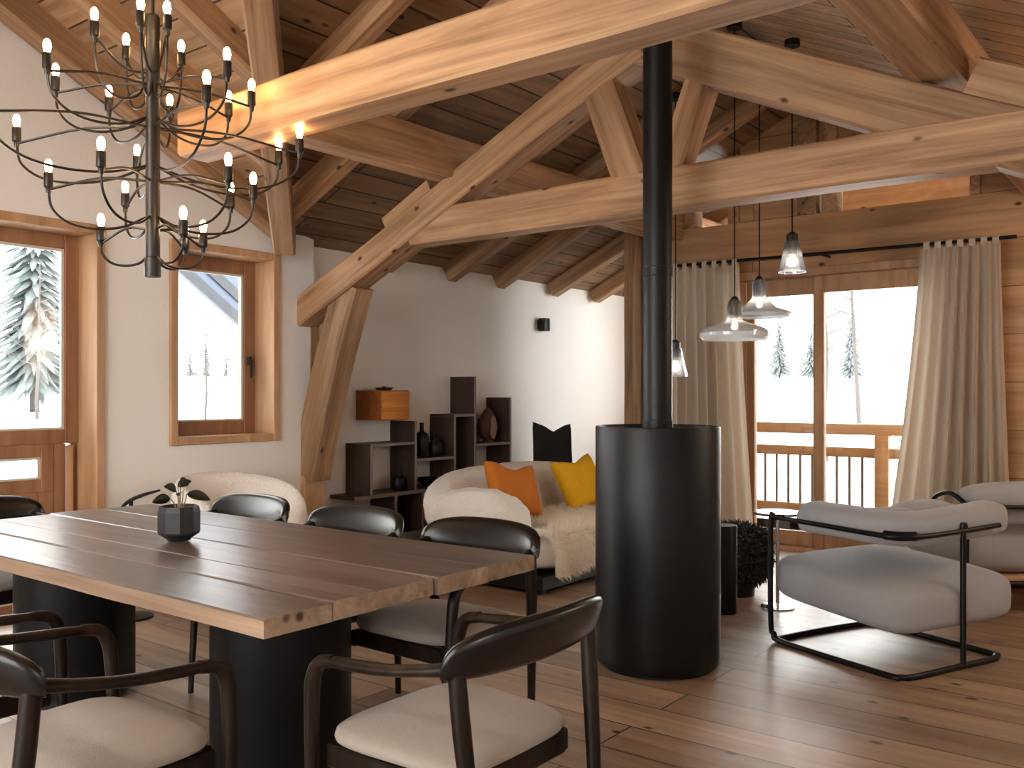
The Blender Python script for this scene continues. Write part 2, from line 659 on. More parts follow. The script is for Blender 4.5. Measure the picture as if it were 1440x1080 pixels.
def slab(name, pts, zf, mat, th=0.06):
    bm = bmesh.new()
    lo = [bm.verts.new((x, y, zf(x, y))) for x, y in pts]
    hi = [bm.verts.new((x, y, zf(x, y) + th)) for x, y in pts]
    bm.faces.new(lo[::-1])
    bm.faces.new(hi)
    n = len(pts)
    for i in range(n):
        bm.faces.new((lo[i], lo[(i + 1) % n], hi[(i + 1) % n], hi[i]))
    bm.normal_update()
    bmesh.ops.triangulate(bm, faces=bm.faces)
    return struct(name, bm, mat)


vu = valley_u(V_S)
UM = 2 * RB - vu
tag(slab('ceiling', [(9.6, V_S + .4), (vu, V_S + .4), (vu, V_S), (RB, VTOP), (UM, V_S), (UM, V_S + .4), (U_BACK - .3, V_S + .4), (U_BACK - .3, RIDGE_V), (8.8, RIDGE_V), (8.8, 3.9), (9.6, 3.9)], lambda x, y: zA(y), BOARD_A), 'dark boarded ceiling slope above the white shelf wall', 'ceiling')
tag(slab('ceiling_right', [(8.8, RIDGE_V), (U_BACK - .3, RIDGE_V), (U_BACK - .3, V_R - .5), (8.8, V_R - .5)], lambda x, y: zR(y), BOARD_C), 'daylight-brightened boarded ceiling slope on the window side', 'ceiling')
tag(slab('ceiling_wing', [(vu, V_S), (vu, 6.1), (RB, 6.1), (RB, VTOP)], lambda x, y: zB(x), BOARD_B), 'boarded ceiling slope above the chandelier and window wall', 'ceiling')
slab('ceiling_wing_far', [(RB, VTOP), (RB, 6.1), (UM, 6.1), (UM, V_S)], lambda x, y: zB(2 * RB - x), BOARD_B)

# boarded outer gable of the roof overhang above the terrace
bm = bmesh.new()
add_prism(bm, [(.45, 2.6), (3.9, 2.6), (3.9, zA(3.9)), (RIDGE_V, RIDGE_Z), (.45, zR(.45))], 0, 8.62, 8.68)
tag(struct('wall_overhang', bm, BOARD_C), 'boarded outer gable of the roof overhang seen through the high gable lights', 'wall')

# left wall with the door opening and the window opening
W1 = (1.45, 2.85, -0.02, 2.30)
W2 = (3.285, 4.135, 0.965, 2.285)
bm = bmesh.new()
VO = V_L + .36


def lw(u0, u1, z0, z1):
    add_box(bm, (u0, V_L, z0), (u1, VO, z1))


UE = 4.46
lw(U_BACK, W1[0], 0, W1[3])
lw(W1[1], W2[0], 0, W1[3])
lw(W2[0], W2[1], 0, W2[2])
lw(W2[0], W2[1], W2[3], W1[3])
lw(W2[1], UE, 0, W1[3])
ue = 4.48 - (zA(V_L) - 2.33) / .524
add_prism(bm, [(U_BACK, 2.30), (UE, 2.30), (UE, 2.43), (ue, zB(ue) + .03), (RB, RBZ + .03), (2 * RB - ue, zB(ue) + .03), (U_BACK, 2.45)], 1, V_L, VO)
tag(struct('wall_left', bm, PLASTER), 'white plastered gable wall with the timber windows', 'wall')

bm = bmesh.new()
add_box(bm, (UE, V_S, 0), (U_END, V_S + .34, 2.43))
tag(struct('wall_shelves', bm, PLASTER), 'white plastered wall behind the dark shelves and the sofa', 'wall')
bm = bmesh.new()
add_prism(bm, [(3.9, 0), (V_S + .3, 0), (V_S + .3, 2.43), (3.9, zA(3.9) + .02)], 0, U_END, U_END + .2)
struct('wall_end', bm, PLASTER)
bm = bmesh.new()
for q in ((U_BACK - .2, .2, 0, 2.18), (1.4, U_GAB, 0, 2.18), (.2, 1.4, 0, 1.0), (.2, 1.4, 1.95, 2.18)):
    add_box(bm, (q[0], V_R - .2, q[2]), (q[1], V_R, q[3]))
tag(struct('wall_right', bm, PLASTER), 'plain wall behind the camera side', 'wall')
w = thing('window_right_fill', None, None, kind='structure')  # unseen window, added to let in more daylight from the right
for i in range(5):
    u = .2 + 1.2 * i / 4
    box('mullion', (u - .04, V_R - .14, 1.0), (u + .04, V_R - .06, 1.95), TRIMW, w)
box('pane', (.2, V_R - .105, 1.0), (1.4, V_R - .095, 1.95), GLASS, w)
w = thing('window_alcove', None, None, kind='structure')
for u in (7.62, 8.4, 9.16):
    box('mullion', (u - .04, 4.06, 0), (u + .04, 4.14, 2.9), TRIMW, w)
box('pane', (7.62, 4.095, 0), (9.2, 4.105, 2.9), GLASS, w)
# wall behind the camera: tall glazing
bm = bmesh.new()
R0, R1, RZ0, RZ1 = 0.0, 4.4, 0.25, 2.75
add_box(bm, (U_BACK - .2, V_R, 0), (U_BACK, R0, 2.1))
add_box(bm, (U_BACK - .2, R1, 0), (U_BACK, V_S + .3, 2.4))
add_box(bm, (U_BACK - .2, R0, 0), (U_BACK, R1, RZ0))
add_prism(bm, [(V_R, 2.1), (R0, 2.1), (R0, RZ1), (R1, RZ1), (R1, 2.4), (V_S + .3, 2.4), (V_S, zR(V_S) + .02), (RIDGE_V, RIDGE_Z + .02), (V_R, zR(V_R) + .02)], 0, U_BACK - .2, U_BACK)
struct('wall_rear', bm, PLASTER)
w = thing('window_rear', None, None, kind='structure')
for i in range(5):
    v = R0 + (R1 - R0) * i / 4
    box('mullion', (U_BACK - .14, v - .04, RZ0), (U_BACK - .06, v + .04, RZ1), TRIMW, w)
box('pane', (U_BACK - .105, R0, RZ0), (U_BACK - .095, R1, RZ1), GLASS, w)

# window wall on the right: boarded gable with terrace opening
D0, D1, DZ = 1.62, 3.28, 2.26
GT = 0.16
HT = 2.755
bm = bmesh.new()


def gw(v0, v1, z0, z1):
    add_box(bm, (U_GAB, v0, z0), (U_GAB + GT, v1, z1))


gw(V_R - .1, D0, 0, DZ)
gw(D1, 4.22, 0, DZ)
gw(V_R - .1, 4.22, DZ, HT)
tag(struct('wall_window', bm, CLAD), 'boarded timber wall and header around the terrace door', 'wall')
# gable above the header: studs, infill and open lights
g = thing('window_gable', 'timber gable lights above the terrace door header', 'window', kind='structure')
bm = bmesh.new()


def gp(v0, v1, z0, z1=None):
    pts = [(v0, z0), (v1, z0), (v1, z1 if z1 else zR(v1) + .02)]
    if not z1 and v0 < RIDGE_V < v1:
        pts.append((RIDGE_V, RIDGE_Z + .02))
    pts.append((v0, z1 if z1 else zR(v0) + .02))
    add_prism(bm, pts, 0, U_GAB + .02, U_GAB + .10)


gp(V_R - .1, 1.47, HT)
gp(1.47, 2.44, HT + .18)
gp(2.76, 3.27, HT)
gp(3.78, 4.22, HT + .1)
obj('infill', bm, CLAD, g)
for i, (v0, v1) in enumerate(((2.44, 2.56), (2.60, 2.76), (3.27, 3.37), (3.68, 3.78), (1.40, 1.47))):
    box('stud', (U_GAB - .02, v0, HT), (U_GAB + .14, v1, zR((v0 + v1) / 2) - .03), TIMBER, g, bevel=.006)
box('pane', (U_GAB + .11, 1.47, HT), (U_GAB + .118, 2.44, HT + .18), GLASS, g)
box('pane', (U_GAB + .11, 3.37, HT), (U_GAB + .118, 3.78, HT + .16), GLASS, g)

# corner post left of the terrace door
timber('timber_pillar', (7.40, 4.27, 0), (7.40, 4.27, zA(4.27) - .02), .17, .20, 'tall timber post between the shelf wall and the terrace curtains', 'post', up=(1, 0, 0))

# ---------------------------------------------------------------- windows in the left wall


def framed(name, label, cat, u0, u1, z0, z1, sill=True):
    """timber casing lining the reveal, proud of the plaster"""
    t = thing(name, label, cat, kind='structure')
    c = .052
    a, b = V_L - .025, V_L + .30
    bm = bmesh.new()
    add_box(bm, (u0 - c * .0, a, z0), (u0 + c, b, z1), .004)
    add_box(bm, (u1 - c, a, z0), (u1, b, z1), .004)
    add_box(bm, (u0 + c, a + .002, z1 - c), (u1 - c, b, z1), .004)
    if sill:
        add_box(bm, (u0 + c, a + .002, z0), (u1 - c, b, z0 + c), .004)
    obj('casing', bm, TRIMW, t, smooth=True, angle=30)
    return t


def sash(parent, u0, u1, z0, z1, v0=V_L + .19, th=.07, w=.085, mat=SASHW):
    bm = bmesh.new()
    v1 = v0 + th
    add_box(bm, (u0, v0, z0), (u0 + w, v1, z1), .004)
    add_box(bm, (u1 - w, v0, z0), (u1, v1, z1), .004)
    add_box(bm, (u0 + w, v0 + .002, z1 - w), (u1 - w, v1, z1), .004)
    add_box(bm, (u0 + w, v0 + .002, z0), (u1 - w, v1, z0 + w), .004)
    s = obj('sash', bm, mat, parent, smooth=True, angle=30)
    box('glass_pane', (u0 + w * .9, v0 + th * .4, z0 + w * .9), (u1 - w * .9, v0 + th * .55, z1 - w * .9), GLASS, s)
    # pale glazing bead
    bm = bmesh.new()
    for q in ((u0 + w, u0 + w + .016, z0 + w, z1 - w), (u1 - w - .016, u1 - w, z0 + w, z1 - w), (u0 + w + .016, u1 - w - .016, z1 - w - .016, z1 - w), (u0 + w + .016, u1 - w - .016, z0 + w, z0 + w + .012)):
        add_box(bm, (q[0], v0 + .012, q[2]), (q[1], v0 + .03, q[3]))
    obj('glazing_bead', bm, BEAD, s)
    return s


BEAD = plain('pale_glazing_bead', (0.62, 0.58, 0.52), 0.6)

w2 = framed('window_2', 'small casement window with a deep honey timber casing', 'window', *W2)
s2 = sash(w2, W2[0] + .05, W2[1] - .05, W2[2] + .05, W2[3] - .05, w=.095)
bm = bmesh.new()
add_box(bm, (W2[1] - .125, V_L + .155, 1.50), (W2[1] - .105, V_L + .19, 1.56), .003)
add_tube(bm, [(W2[1] - .115, V_L + .165, 1.54), (W2[1] - .115, V_L + .15, 1.53), (W2[1] - .115, V_L + .15, 1.41)], .008, 8)
obj('handle', bm, BLACKM, s2, smooth=True, angle=40)

w1 = framed('window_1', 'tall glazed timber terrace window at the left edge', 'window', *W1, sill=False)
sash(w1, W1[0] + .05, W1[1] - .05, 1.0, W1[3] - .05, w=.085)
# lower part: rail, narrow light and panel
sash(w1, W1[0] + .05, W1[1] - .20, .72, 1.0, w=.075)
sash(w1, W1[0] + .05, W1[1] - .20, .0, .72, w=.085)
box('jamb_board', (W1[1] - .20, V_L + .19, 0), (W1[1] - .13, V_L + .26, 1.0), SASHW, w1, bevel=.004)
box('jamb_strip', (W1[1] - .115, V_L + .185, 0), (W1[1] - .085, V_L + .26, .985), TRIMW, w1, bevel=.004)
box('jamb_rebate', (W1[1] - .085, V_L + .215, 0), (W1[1] - .05, V_L + .27, 1.0), SASHW, w1, bevel=.004)

# terrace door in the gable wall
td = thing('door_1', 'wide glazed terrace door in honey timber between the curtains', 'door', kind='structure')
bm = bmesh.new()
add_box(bm, (U_GAB - .03, D0 - .06, 0), (U_GAB + .12, D0 + .02, DZ), .004)
add_box(bm, (U_GAB - .03, D1 - .02, 0), (U_GAB + .12, D1 + .06, DZ), .004)
add_box(bm, (U_GAB - .045, D0 - .06, DZ - .005), (U_GAB + .12, D1 + .06, DZ + .06), .004)
obj('door_casing', bm, TRIMW, td, smooth=True, angle=30)


def dleaf(v0, v1, u0, w=.075, top=.13):
    bm = bmesh.new()
    u1 = u0 + .06
    add_box(bm, (u0, v0, .03), (u1, v0 + w, DZ + .01), .004)
    add_box(bm, (u0, v1 - w, .03), (u1, v1, DZ + .01), .004)
    add_box(bm, (u0 + .002, v0 + w, DZ - .01 - top), (u1, v1 - w, DZ + .01), .004)
    add_box(bm, (u0 + .002, v0 + w, .03), (u1, v1 - w, .15), .004)
    s = obj('door_leaf', bm, TRIMW, td, smooth=True, angle=30)
    box('glass_pane', (u0 + .026, v0 + w * .9, .14), (u0 + .034, v1 - w * .9, DZ - .01 - top * .95), GLASS, s)


dleaf(D0 + .02, 2.64, U_GAB + .05)
dleaf(2.60, D1 - .02, U_GAB + .115)
box('threshold', (U_GAB - .02, D0, 0), (U_GAB + .2, D1, .03), TRIMW, td, bevel=.004)

# ---------------------------------------------------------------- roof timbers
G_T = 'heavy honey timbers of the roof frame'
UT2, UT1 = 4.41, 2.195


def raf_c(v):          # centre line of a principal rafter
    top = 2.7 + .47 * (3.9 - v) if v >= RIDGE_V else 2.7 + .47 * (3.9 - (5.0 - v))
    return top - .125


# second truss (behind the stove pipe)
timber('tie_beam', (UT2, .60, 2.383), (UT2, 4.20, 2.377), .17, .222, 'heavy tie beam passing behind the black stove pipe', 'beam', wob=.012)
timber('rafter_beam', (UT2, 5.38, raf_c(5.38) - .028), (UT2, RIDGE_V + .0, raf_c(RIDGE_V) - .028), .19, .195, 'heavy sloping rafter rising from the white wall behind the dining chairs', 'rafter', wob=.012)
timber('rafter_beam', (UT2 + .005, -.6, raf_c(-.6) - .01), (UT2 + .005, RIDGE_V, raf_c(RIDGE_V) - .016), .18, .26, 'heavy sloping rafter falling to the right above the pendant lamps', 'rafter', wob=.012)
timber('brace_beam', (UT2, 2.55, 2.46), (UT2, 2.80, 3.12), .17, .20, 'short leaning brace just left of the stove pipe', 'brace')
timber('brace_beam', (UT2, 2.33, 2.46), (UT2, 2.10, 3.06), .14, .15, 'short leaning brace just right of the stove pipe', 'brace')
timber('strut_beam', (UT2 + .03, 5.30, .70), (UT2 + .03, 4.84, 2.06), .20, .235, 'leaning strut under the sloping rafter between window and shelves', 'strut', up=(0, -1, 0), sag=.03, chamfer=.02)
timber('timber_pillar', (UT2 + .06, 5.36, .70), (UT2 + .06, 5.36, 2.0), .10, .13, 'dark upright behind the leaning strut at the wall corner', 'post', up=(0, 1, 0))
LIGHTT = wood('pale_new_timber', (0.50, 0.30, 0.165), (0.60, 0.39, 0.23), (0.66, 0.45, 0.28), axis=0, freq=7, knots=False)
timber('timber_pillar', (UT2 + .03, 5.36, 0), (UT2 + .03, 5.36, .70), .20, .20, 'pale timber block carrying the leaning strut on the floor', 'post', mat=LIGHTT, up=(0, 1, 0))

# first truss (above the dining table)
timber('tie_beam', (UT1, -.35, 2.36), (UT1, 3.36, 2.36), .155, .185, 'nearest heavy tie beam crossing above the dining table', 'beam', wob=.01)
timber('rafter_beam', (UT1, RIDGE_V, raf_c(RIDGE_V)), (UT1, 2.86, raf_c(2.86)), .19, .26, 'short upper rafter of the nearest truss', 'rafter')


# purlins along the roof
timber('purlin_beam', (3.02, 3.9, 2.775), (8.6, 3.9, 2.80), .2, .26, 'long purlin running over the sloping rafter toward the shelf wall side', 'purlin')
timber('purlin_beam', (-2.4, 1.0, 2.81), (8.6, 1.0, 2.81), .22, .24, 'thick purlin resting on the right hand rafter at the top edge', 'purlin')

# cleats that hold the purlins on the big rafters
timber('cleat_beam', (UT2 + .004, 4.44, raf_c(4.44) + .112), (UT2 + .004, 4.03, raf_c(4.03) + .118), .16, .11, 'wooden cleat on the left sloping rafter below the purlin', 'cleat')
timber('cleat_beam', (UT2 + .012, .38, raf_c(.38) + .21), (UT2 + .012, .86, raf_c(.86) + .205), .17, .17, 'wooden cleat on the right hand rafter beside the thick purlin', 'cleat')

# valley rafter of the dining wing
VV = 5.13
timber('valley_beam', (valley_u(VV) - .04, VV, zA(VV) - .20), (RB, VTOP, RBZ - .13), .15, .17, 'valley rafter hanging clear above the small window, ends in a cut foot', 'rafter')
# common rafters on the main slope
k = 0
RN = ['first', 'second', 'third', 'fourth', 'fifth', 'sixth', 'seventh', 'eighth']
for u in (2.55, 3.3, 3.95, 5.25, 6.03, 6.72, 7.6, 8.38):
    if u < vu - .05:
        vb = 5.4 - ((4.48 - u) * .524 - .07) / .47 - .02
    else:
        vb = 5.30
    if vb > 3.0:
        timber('rafter_beam', (u, vb + .06, zA(vb + .06) - .075), (u, RIDGE_V + .05, zA(RIDGE_V + .05) - .075), .12, .15, RN[k] + ' common rafter from the camera on the slope above the shelf wall', 'rafter', 'common rafters above the shelf wall', wob=.004)
        k += 1
k = 0
for u in (8.0,):
    timber('rafter_beam', (u, V_R - .1, zR(V_R - .1) - .075), (u, RIDGE_V - .05, zR(RIDGE_V - .05) - .075), .11, .14, RN[k] + ' common rafter from the camera on the daylight-brightened window side slope', 'rafter', 'common rafters on the window side', wob=.004)
    k += 1
# wing rafters
k = 0
for v in (5.19, 4.62, 4.05, 3.5):
    u1 = valley_u(v) - .03
    hh = .17 if v > 5.1 else .15
    timber('rafter_beam', (RB + .02, v, zB(RB + .02) - hh / 2), (u1, v, zB(u1) - hh / 2), .15 if v > 5.1 else .12, hh, ('wing rafter lying against the white gable wall' if v > 5.1 else RN[k] + ' wing rafter out from the gable wall above the chandelier'), 'rafter', 'wing rafters above the chandelier', wob=.004)
    k += 0 if v > 5.1 else 1

# ---------------------------------------------------------------- stove
st = thing('wood_stove', 'tall matt black cylindrical wood stove standing in the middle of the floor', 'stove', (3.93, 2.155, 0))
R = .298
lathe('stove_body', [(0, .015), (R - .012, .015), (R - .004, .03), (R, .05), (R, 1.135), (R - .003, 1.143), (R - .012, 1.143), (R - .016, 1.135), (R - .016, 1.105), (0, 1.105)], STOVEM, st, seg=96, angle=30)
lathe('plinth', [(0, 0), (R - .03, 0), (R - .03, .015), (0, .015)], STOVEM, st, seg=64)
fp = lathe('flue_pipe', [(0, 1.105), (.0735, 1.105), (.0735, 1.17), (.0705, 1.172), (.0705, 1.86), (.0735, 1.862), (.0735, 1.905), (.0705, 1.907), (.0705, 3.62), (0, 3.62)], STOVEM, st, seg=48, angle=30)
lathe('ceiling_collar', [(.072, 3.54), (.12, 3.55), (.12, 3.57), (.072, 3.57)], STOVEM, fp, seg=40, closed=True)

# ---------------------------------------------------------------- dining table
TU0, TU1, TV0, TV1, TZ = 1.40, 2.512, 1.855, 4.22, .75
tb = thing('dining_table', 'long dining table of thick weathered planks on black drum bases', 'table', (1.95, 3.03, 0))
seams = [TU0, 1.62, 1.785, 2.02, 2.26, TU1]
rnd = random.Random(3)
for i in range(5):
    a, b = seams[i] + (.0 if i == 0 else .0022), seams[i + 1] - (.0 if i == 4 else .0022)
    bm = bmesh.new()
    n = 14
    e0, e1 = TV0 + rnd.uniform(-.012, .012), TV1 + rnd.uniform(-.015, .015)
    rows = []
    for j in range(n + 1):
        v = e0 + (e1 - e0) * j / n
        wa = (mnoise.noise((v * 2.1, 3.1 + i, 0)) * .009 if i == 0 else 0)
        wb = (mnoise.noise((v * 2.1, 8.1 + i, 0)) * .009 if i == 4 else 0)
        dz = mnoise.noise((v * 1.3, i * 3.7, 2)) * .003 + (i % 2) * .0015
        rows.append([bm.verts.new((x - 1.95, v - 3.03, z)) for x, z in ((a + wa, TZ - .050), (a + wa, TZ - .005 + dz), (a + wa + .005, TZ + dz), (b + wb - .005, TZ + dz), (b + wb, TZ - .005 + dz), (b + wb, TZ - .050))])
    for j in range(n):
        for q in range(6):
            f = bm.faces.new((rows[j][q], rows[j][(q + 1) % 6], rows[j + 1][(q + 1) % 6], rows[j + 1][q]))
            f.material_index = 1 if (i == 0 and q == 0) or (i == 4 and q == 4) else 0
    f = bm.faces.new(rows[0][::-1])
    f.material_index = 1
    f = bm.faces.new(rows[-1])
    f.material_index = 1
    obj('plank', bm, [TABLEW, TABLEE], tb, smooth=True, angle=20)
for (u, v) in ((2.045, 2.60), (1.99, 3.93)):
    dr = lathe('drum_base', [(0, .0), (.21, .0), (.21, .05), (.238, .05), (.24, .054), (.24, TZ - .051), (0, TZ - .051)], DRUMM, tb, seg=72, angle=30)
    dr.location = (u - 1.95, v - 3.03, 0)

# ---------------------------------------------------------------- dining chairs
G_CH = 'dining armchairs around the table'


def make_chair():
    t = thing('dining_chair', 'x', 'chair', group=G_CH)
    # seat cushion
    def sf(q, x, y, z):
        taper = 1 - .06 * y * -1 * .5
        q.x *= 1.0 + .05 * y
        if z > 0:
            q.z += .012 * (1 - x * x) * (1 - y * y) * 1.0 + .004 * y
        q.z += .010 * (y > .6) * -(y - .6)
        return q
    soft('seat', (0, -.012, .448), (.255, .235, .038), SEATF, t, p=4.2, pz=2.6, fn=sf, nx=14, nz=7)
    bm = bmesh.new()
    add_box(bm, (-.215, .185, .365), (.215, .212, .425), .006)
    add_box(bm, (-.20, -.225, .365), (.20, -.20, .425), .006)
    add_box(bm, (-.235, -.21, .36), (-.21, .21, .42), .006)
    add_box(bm, (.21, -.21, .36), (.235, .21, .42), .006)
    obj('seat_frame', bm, DARKW, t, smooth=True, angle=30)
    for s in (-1, 1):
        tube('leg', [(s * .256, .235, 0), (s * .266, .225, .30), (s * .274, .216, .52), (s * .276, .208, .595), (s * .277, .182, .637), (s * .277, .13, .650)], [.0135, .018, .021, .022, .021, .019], DARKW, t, sides=12, n=5, squash=.85)
        tube('leg', [(s * .215, -.315, 0), (s * .240, -.285, .32), (s * .256, -.262, .55), (s * .262, -.25, .70)], [.013, .019, .022, .021], DARKW, t, sides=12, n=5)
        tube('armrest', [(s * .277, .15, .648), (s * .280, .07, .653), (s * .281, -.06, .664), (s * .274, -.17, .682), (s * .262, -.252, .698)], [.018, .021, .020, .020, .024], DARKW, t, sides=12, n=5, squash=.72, up=(0, 0, 1))
    # curved padded back band
    bm = bmesh.new()
    m = 30
    rings = []
    for i in range(m + 1):
        a = -1 + 2 * i / m
        x = .292 * math.sin(a * 1.32) / math.sin(1.32)
        y = -.235 - .085 * (math.cos(a * 1.32) - math.cos(1.32)) / (1 - math.cos(1.32)) * .9
        k = max(0.0, 1 - abs(a) ** 2.6)
        zb = .678 - .012 * k
        zt = .716 + .080 * k ** .7
        th = .017 + .014 * k ** .7
        lean = .028 * k
        nx_, ny_ = math.sin(a * 1.15) * 1.0, -math.cos(a * 1.15)
        ring = []
        for q in range(16):
            w = 2 * PI * q / 16
            cz, cw = math.sin(w), math.cos(w)
            sz = math.copysign(abs(cz) ** .7, cz)
            sw = math.copysign(abs(cw) ** .75, cw)
            z = (zb + zt) / 2 + (zt - zb) / 2 * sz
            off = sw * th + lean * sz
            ring.append(bm.verts.new((x + nx_ * off, y + ny_ * off, z)))
        rings.append(ring)
    for i in range(m):
        for q in range(16):
            bm.faces.new((rings[i][q], rings[i][(q + 1) % 16], rings[i + 1][(q + 1) % 16], rings[i + 1][q]))
    bm.faces.new(rings[0][::-1])
    bm.faces.new(rings[-1])
    obj('backrest', bm, LEATHER, t, smooth=True, angle=60)
    return t


ch0 = make_chair()
chairs = [   # u, v, heading of local +y, label
    (1.775, 1.575, 0.0, 'dark wood armchair at the near end of the table, back toward the camera'),
    (1.14, 2.20, -PI / 2, 'dark wood armchair on the near long side, in the bottom left corner'),
    (1.13, 3.02, -PI / 2, 'dark wood armchair half cut off by the left picture edge, beyond the corner one'),
    (2.545, 2.335, PI / 2, 'black backed armchair on the far long side, nearest the stove'),
    (2.535, 3.045, PI / 2, 'black backed armchair on the far long side, in front of the dark shelves'),
    (2.535, 3.80, PI / 2, 'black backed armchair on the far long side, in front of the white lounge chair'),
    (1.92, 4.47, PI, 'black backed armchair at the far end of the table by the tall window'),
]
for i, (u, v, rz, lab) in enumerate(chairs):
    c = ch0 if i == 0 else copy_tree(ch0)
    c.location = (u, v, 0)
    c.rotation_euler = (0, 0, rz)
    c['label'] = lab

# ---------------------------------------------------------------- potted plant
pp = thing('potted_plant', 'small dark faceted pot with dark round leaves on the dining table', 'plant', (1.94, 3.065, TZ + .0045))
bm = bmesh.new()
add_lathe(bm, [(0, 0), (.040, 0), (.045, .008), (.072, .026), (.076, .034), (.076, .108), (.071, .128), (.064, .128), (.062, .105), (0, .105)], seg=9)
obj('pot', bm, CERAM, pp, smooth=False)
lathe('soil', [(0, .106), (.061, .106), (.058, .112), (0, .114)], SOIL, pp, seg=20)
rl = random.Random(5)


def leaf(parent, base, tip, lw, ll, az, tilt, roll=0):
    s = tube('stem', [base, ((base[0] + tip[0]) / 2 + .004, (base[1] + tip[1]) / 2, (base[2] * .45 + tip[2] * .55)), tip], [.0026, .002, .0016], STEMM, parent, sides=6, n=4)
    bm = bmesh.new()
    n, m = 10, 6
    rows = []
    for i in range(n + 1):
        t = i / n
        w = lw * (math.sin(PI * t ** .85)) ** .75 if 0 < t < 1 else .0008
        x = ll * t
        z = -.25 * ll * t * t
        rows.append([bm.verts.new((x, w * (2 * j / m - 1), z + abs(2 * j / m - 1) * w * .35)) for j in range(m + 1)])
    for i in range(n):
        for j in range(m):
            bm.faces.new((rows[i][j], rows[i + 1][j], rows[i + 1][j + 1], rows[i][j + 1]))
    geo = bmesh.ops.solidify(bm, geom=bm.faces[:], thickness=.0012)
    M = Matrix.Translation(tip) @ Matrix.Rotation(az, 4, 'Z') @ Matrix.Rotation(-tilt, 4, 'Y') @ Matrix.Rotation(roll, 4, 'X')
    bmesh.ops.transform(bm, matrix=M, verts=bm.verts)
    obj('leaf', bm, LEAFM, s, smooth=True)


ar = math.radians(37.74 - 90)         # picture right in the room
for dx, dz, az, tilt, lw_, ll, roll in (
        (.030, .062, 0.05, -.15, .021, .085, .9), (-.010, .075, 2.6, .3, .020, .055, 1.2), (.004, .095, 1.2, .4, .020, .052, 1.1),
        (-.032, .045, 3.3, -.1, .021, .062, 1.2), (-.004, .090, .2, .5, .017, .05, 1.0), (.015, .07, -1.6, .0, .018, .05, .5)):
    leaf(pp, (dx * .3 * math.cos(ar), dx * .3 * math.sin(ar), .11), (dx * math.cos(ar), dx * math.sin(ar), .11 + dz), lw_, ll, az + ar, tilt, roll)

# ---------------------------------------------------------------- chandelier
CU, CV = 1.745, 2.915
cl = thing('chandelier', 'large dark branching chandelier with thirty glowing bulbs above the table', 'chandelier', (CU, CV, 0))
lathe('column', [(0, 1.700), (.026, 1.700), (.027, 1.704), (.027, 1.765), (.024, 1.768), (.024, 2.595), (.021, 2.60), (0, 2.605)], BRONZE, cl, seg=28, angle=30)
tube('suspension_rod', [(0, 0, 2.60), (0, 0, zB(RB) - .06)], .006, BRONZE, cl, sides=8)
lathe('ceiling_canopy', [(0, RBZ - .16), (.06, RBZ - .16), (.06, RBZ - .10), (0, RBZ - .09)], BRONZE, cl, seg=24)


def arm_parts(rad, zs, zrod, zlow):
    """arm in the local XZ plane: straight rod plus the hanging loop; socket and bulb at the end"""
    bm = bmesh.new()
    add_tube(bm, [(.02, 0, zrod), (rad * .5, 0, zrod + .004), (rad - .004, 0, zs - .03)], .0045, 6, 4)
    z0 = zs - .028
    d = z0 - zlow
    add_tube(bm, [(rad, 0, z0), (rad * .965, 0, z0 - .5 * d), (rad * .80, 0, zlow + .13 * d), (rad * .55, 0, zlow), (rad * .28, 0, zlow + .08 * d), (.022, 0, zlow + .34 * d)], .0045, 6, 5)
    a = obj('arm', bm, BRONZE, cl, smooth=True, angle=60)
    bm = bmesh.new()
    add_lathe(bm, [(0, zs - .045), (.0075, zs - .045), (.0095, zs - .028), (.0150, zs - .022), (.0150, zs + .022), (.0125, zs + .026), (0, zs + .026)], 14)
    bmesh.ops.translate(bm, vec=(rad, 0, 0), verts=bm.verts)
    s = obj('socket', bm, SOCKETM, a, smooth=True, angle=40)
    bm = bmesh.new()
    add_lathe(bm, [(0, zs + .026), (.007, zs + .026), (.0105, zs + .036), (.0125, zs + .047), (.0118, zs + .057), (.0085, zs + .066), (.004, zs + .071), (0, zs + .072)], 14)
    bmesh.ops.translate(bm, vec=(rad, 0, 0), verts=bm.verts)
    obj('bulb', bm, BULBM, a, smooth=True)
    return a


# ring radius, bulb height, number and bearing of the bulbs (clockwise from the picture's right)
FWD = math.radians(37.74)
tiers = [(.185, 2.515, 2.40, 2.30, (213, 140, 112, 280, 305, 80)),
         (.335, 2.365, 2.36, 2.20, (28, 59, 101, 138, 180, 221, 334)),
         (.50, 2.205, 2.215, 2.03, (23, 47, 118, 174, 220, 309)),
         (.335, 2.02, 2.03, 1.86, (335, 22, 57, 128, 190, 265)),
         (.185, 1.85, 1.865, 1.74, (176, 46, 112, 75, 322))]
for rad, zs, zrod, zlow, angs in tiers:
    proto = None
    for a in angs:
        if proto is None:
            o = proto = arm_parts(rad, zs, zrod, zlow)
        else:
            o = copy_tree(proto, cl)
        # a: 0 = picture right, 90 = away from the camera
        o.rotation_euler = (0, 0, math.radians(a) + FWD - PI / 2)

# ---------------------------------------------------------------- shelves
sh = thing('wall_shelf', 'stepped dark wood wall shelf of upright panels and boards behind the sofa', 'shelf', (5.6, 5.4, 0))
VF, VB = 5.12, 5.399


def sp(name, u0, u1, z0, z1, vf=VF):
    bm = bmesh.new()
    add_box(bm, (u0 - 5.6, vf + .004 - 5.4, z0), (u1 - 5.6, VB - 5.4, z1))
    add_box(bm, (u0 - 5.6, vf - 5.4, z0), (u1 - 5.6, vf + .004 - 5.4, z1), mi=1)
    return obj(name, bm, [SHELFW, SHELFE], sh)


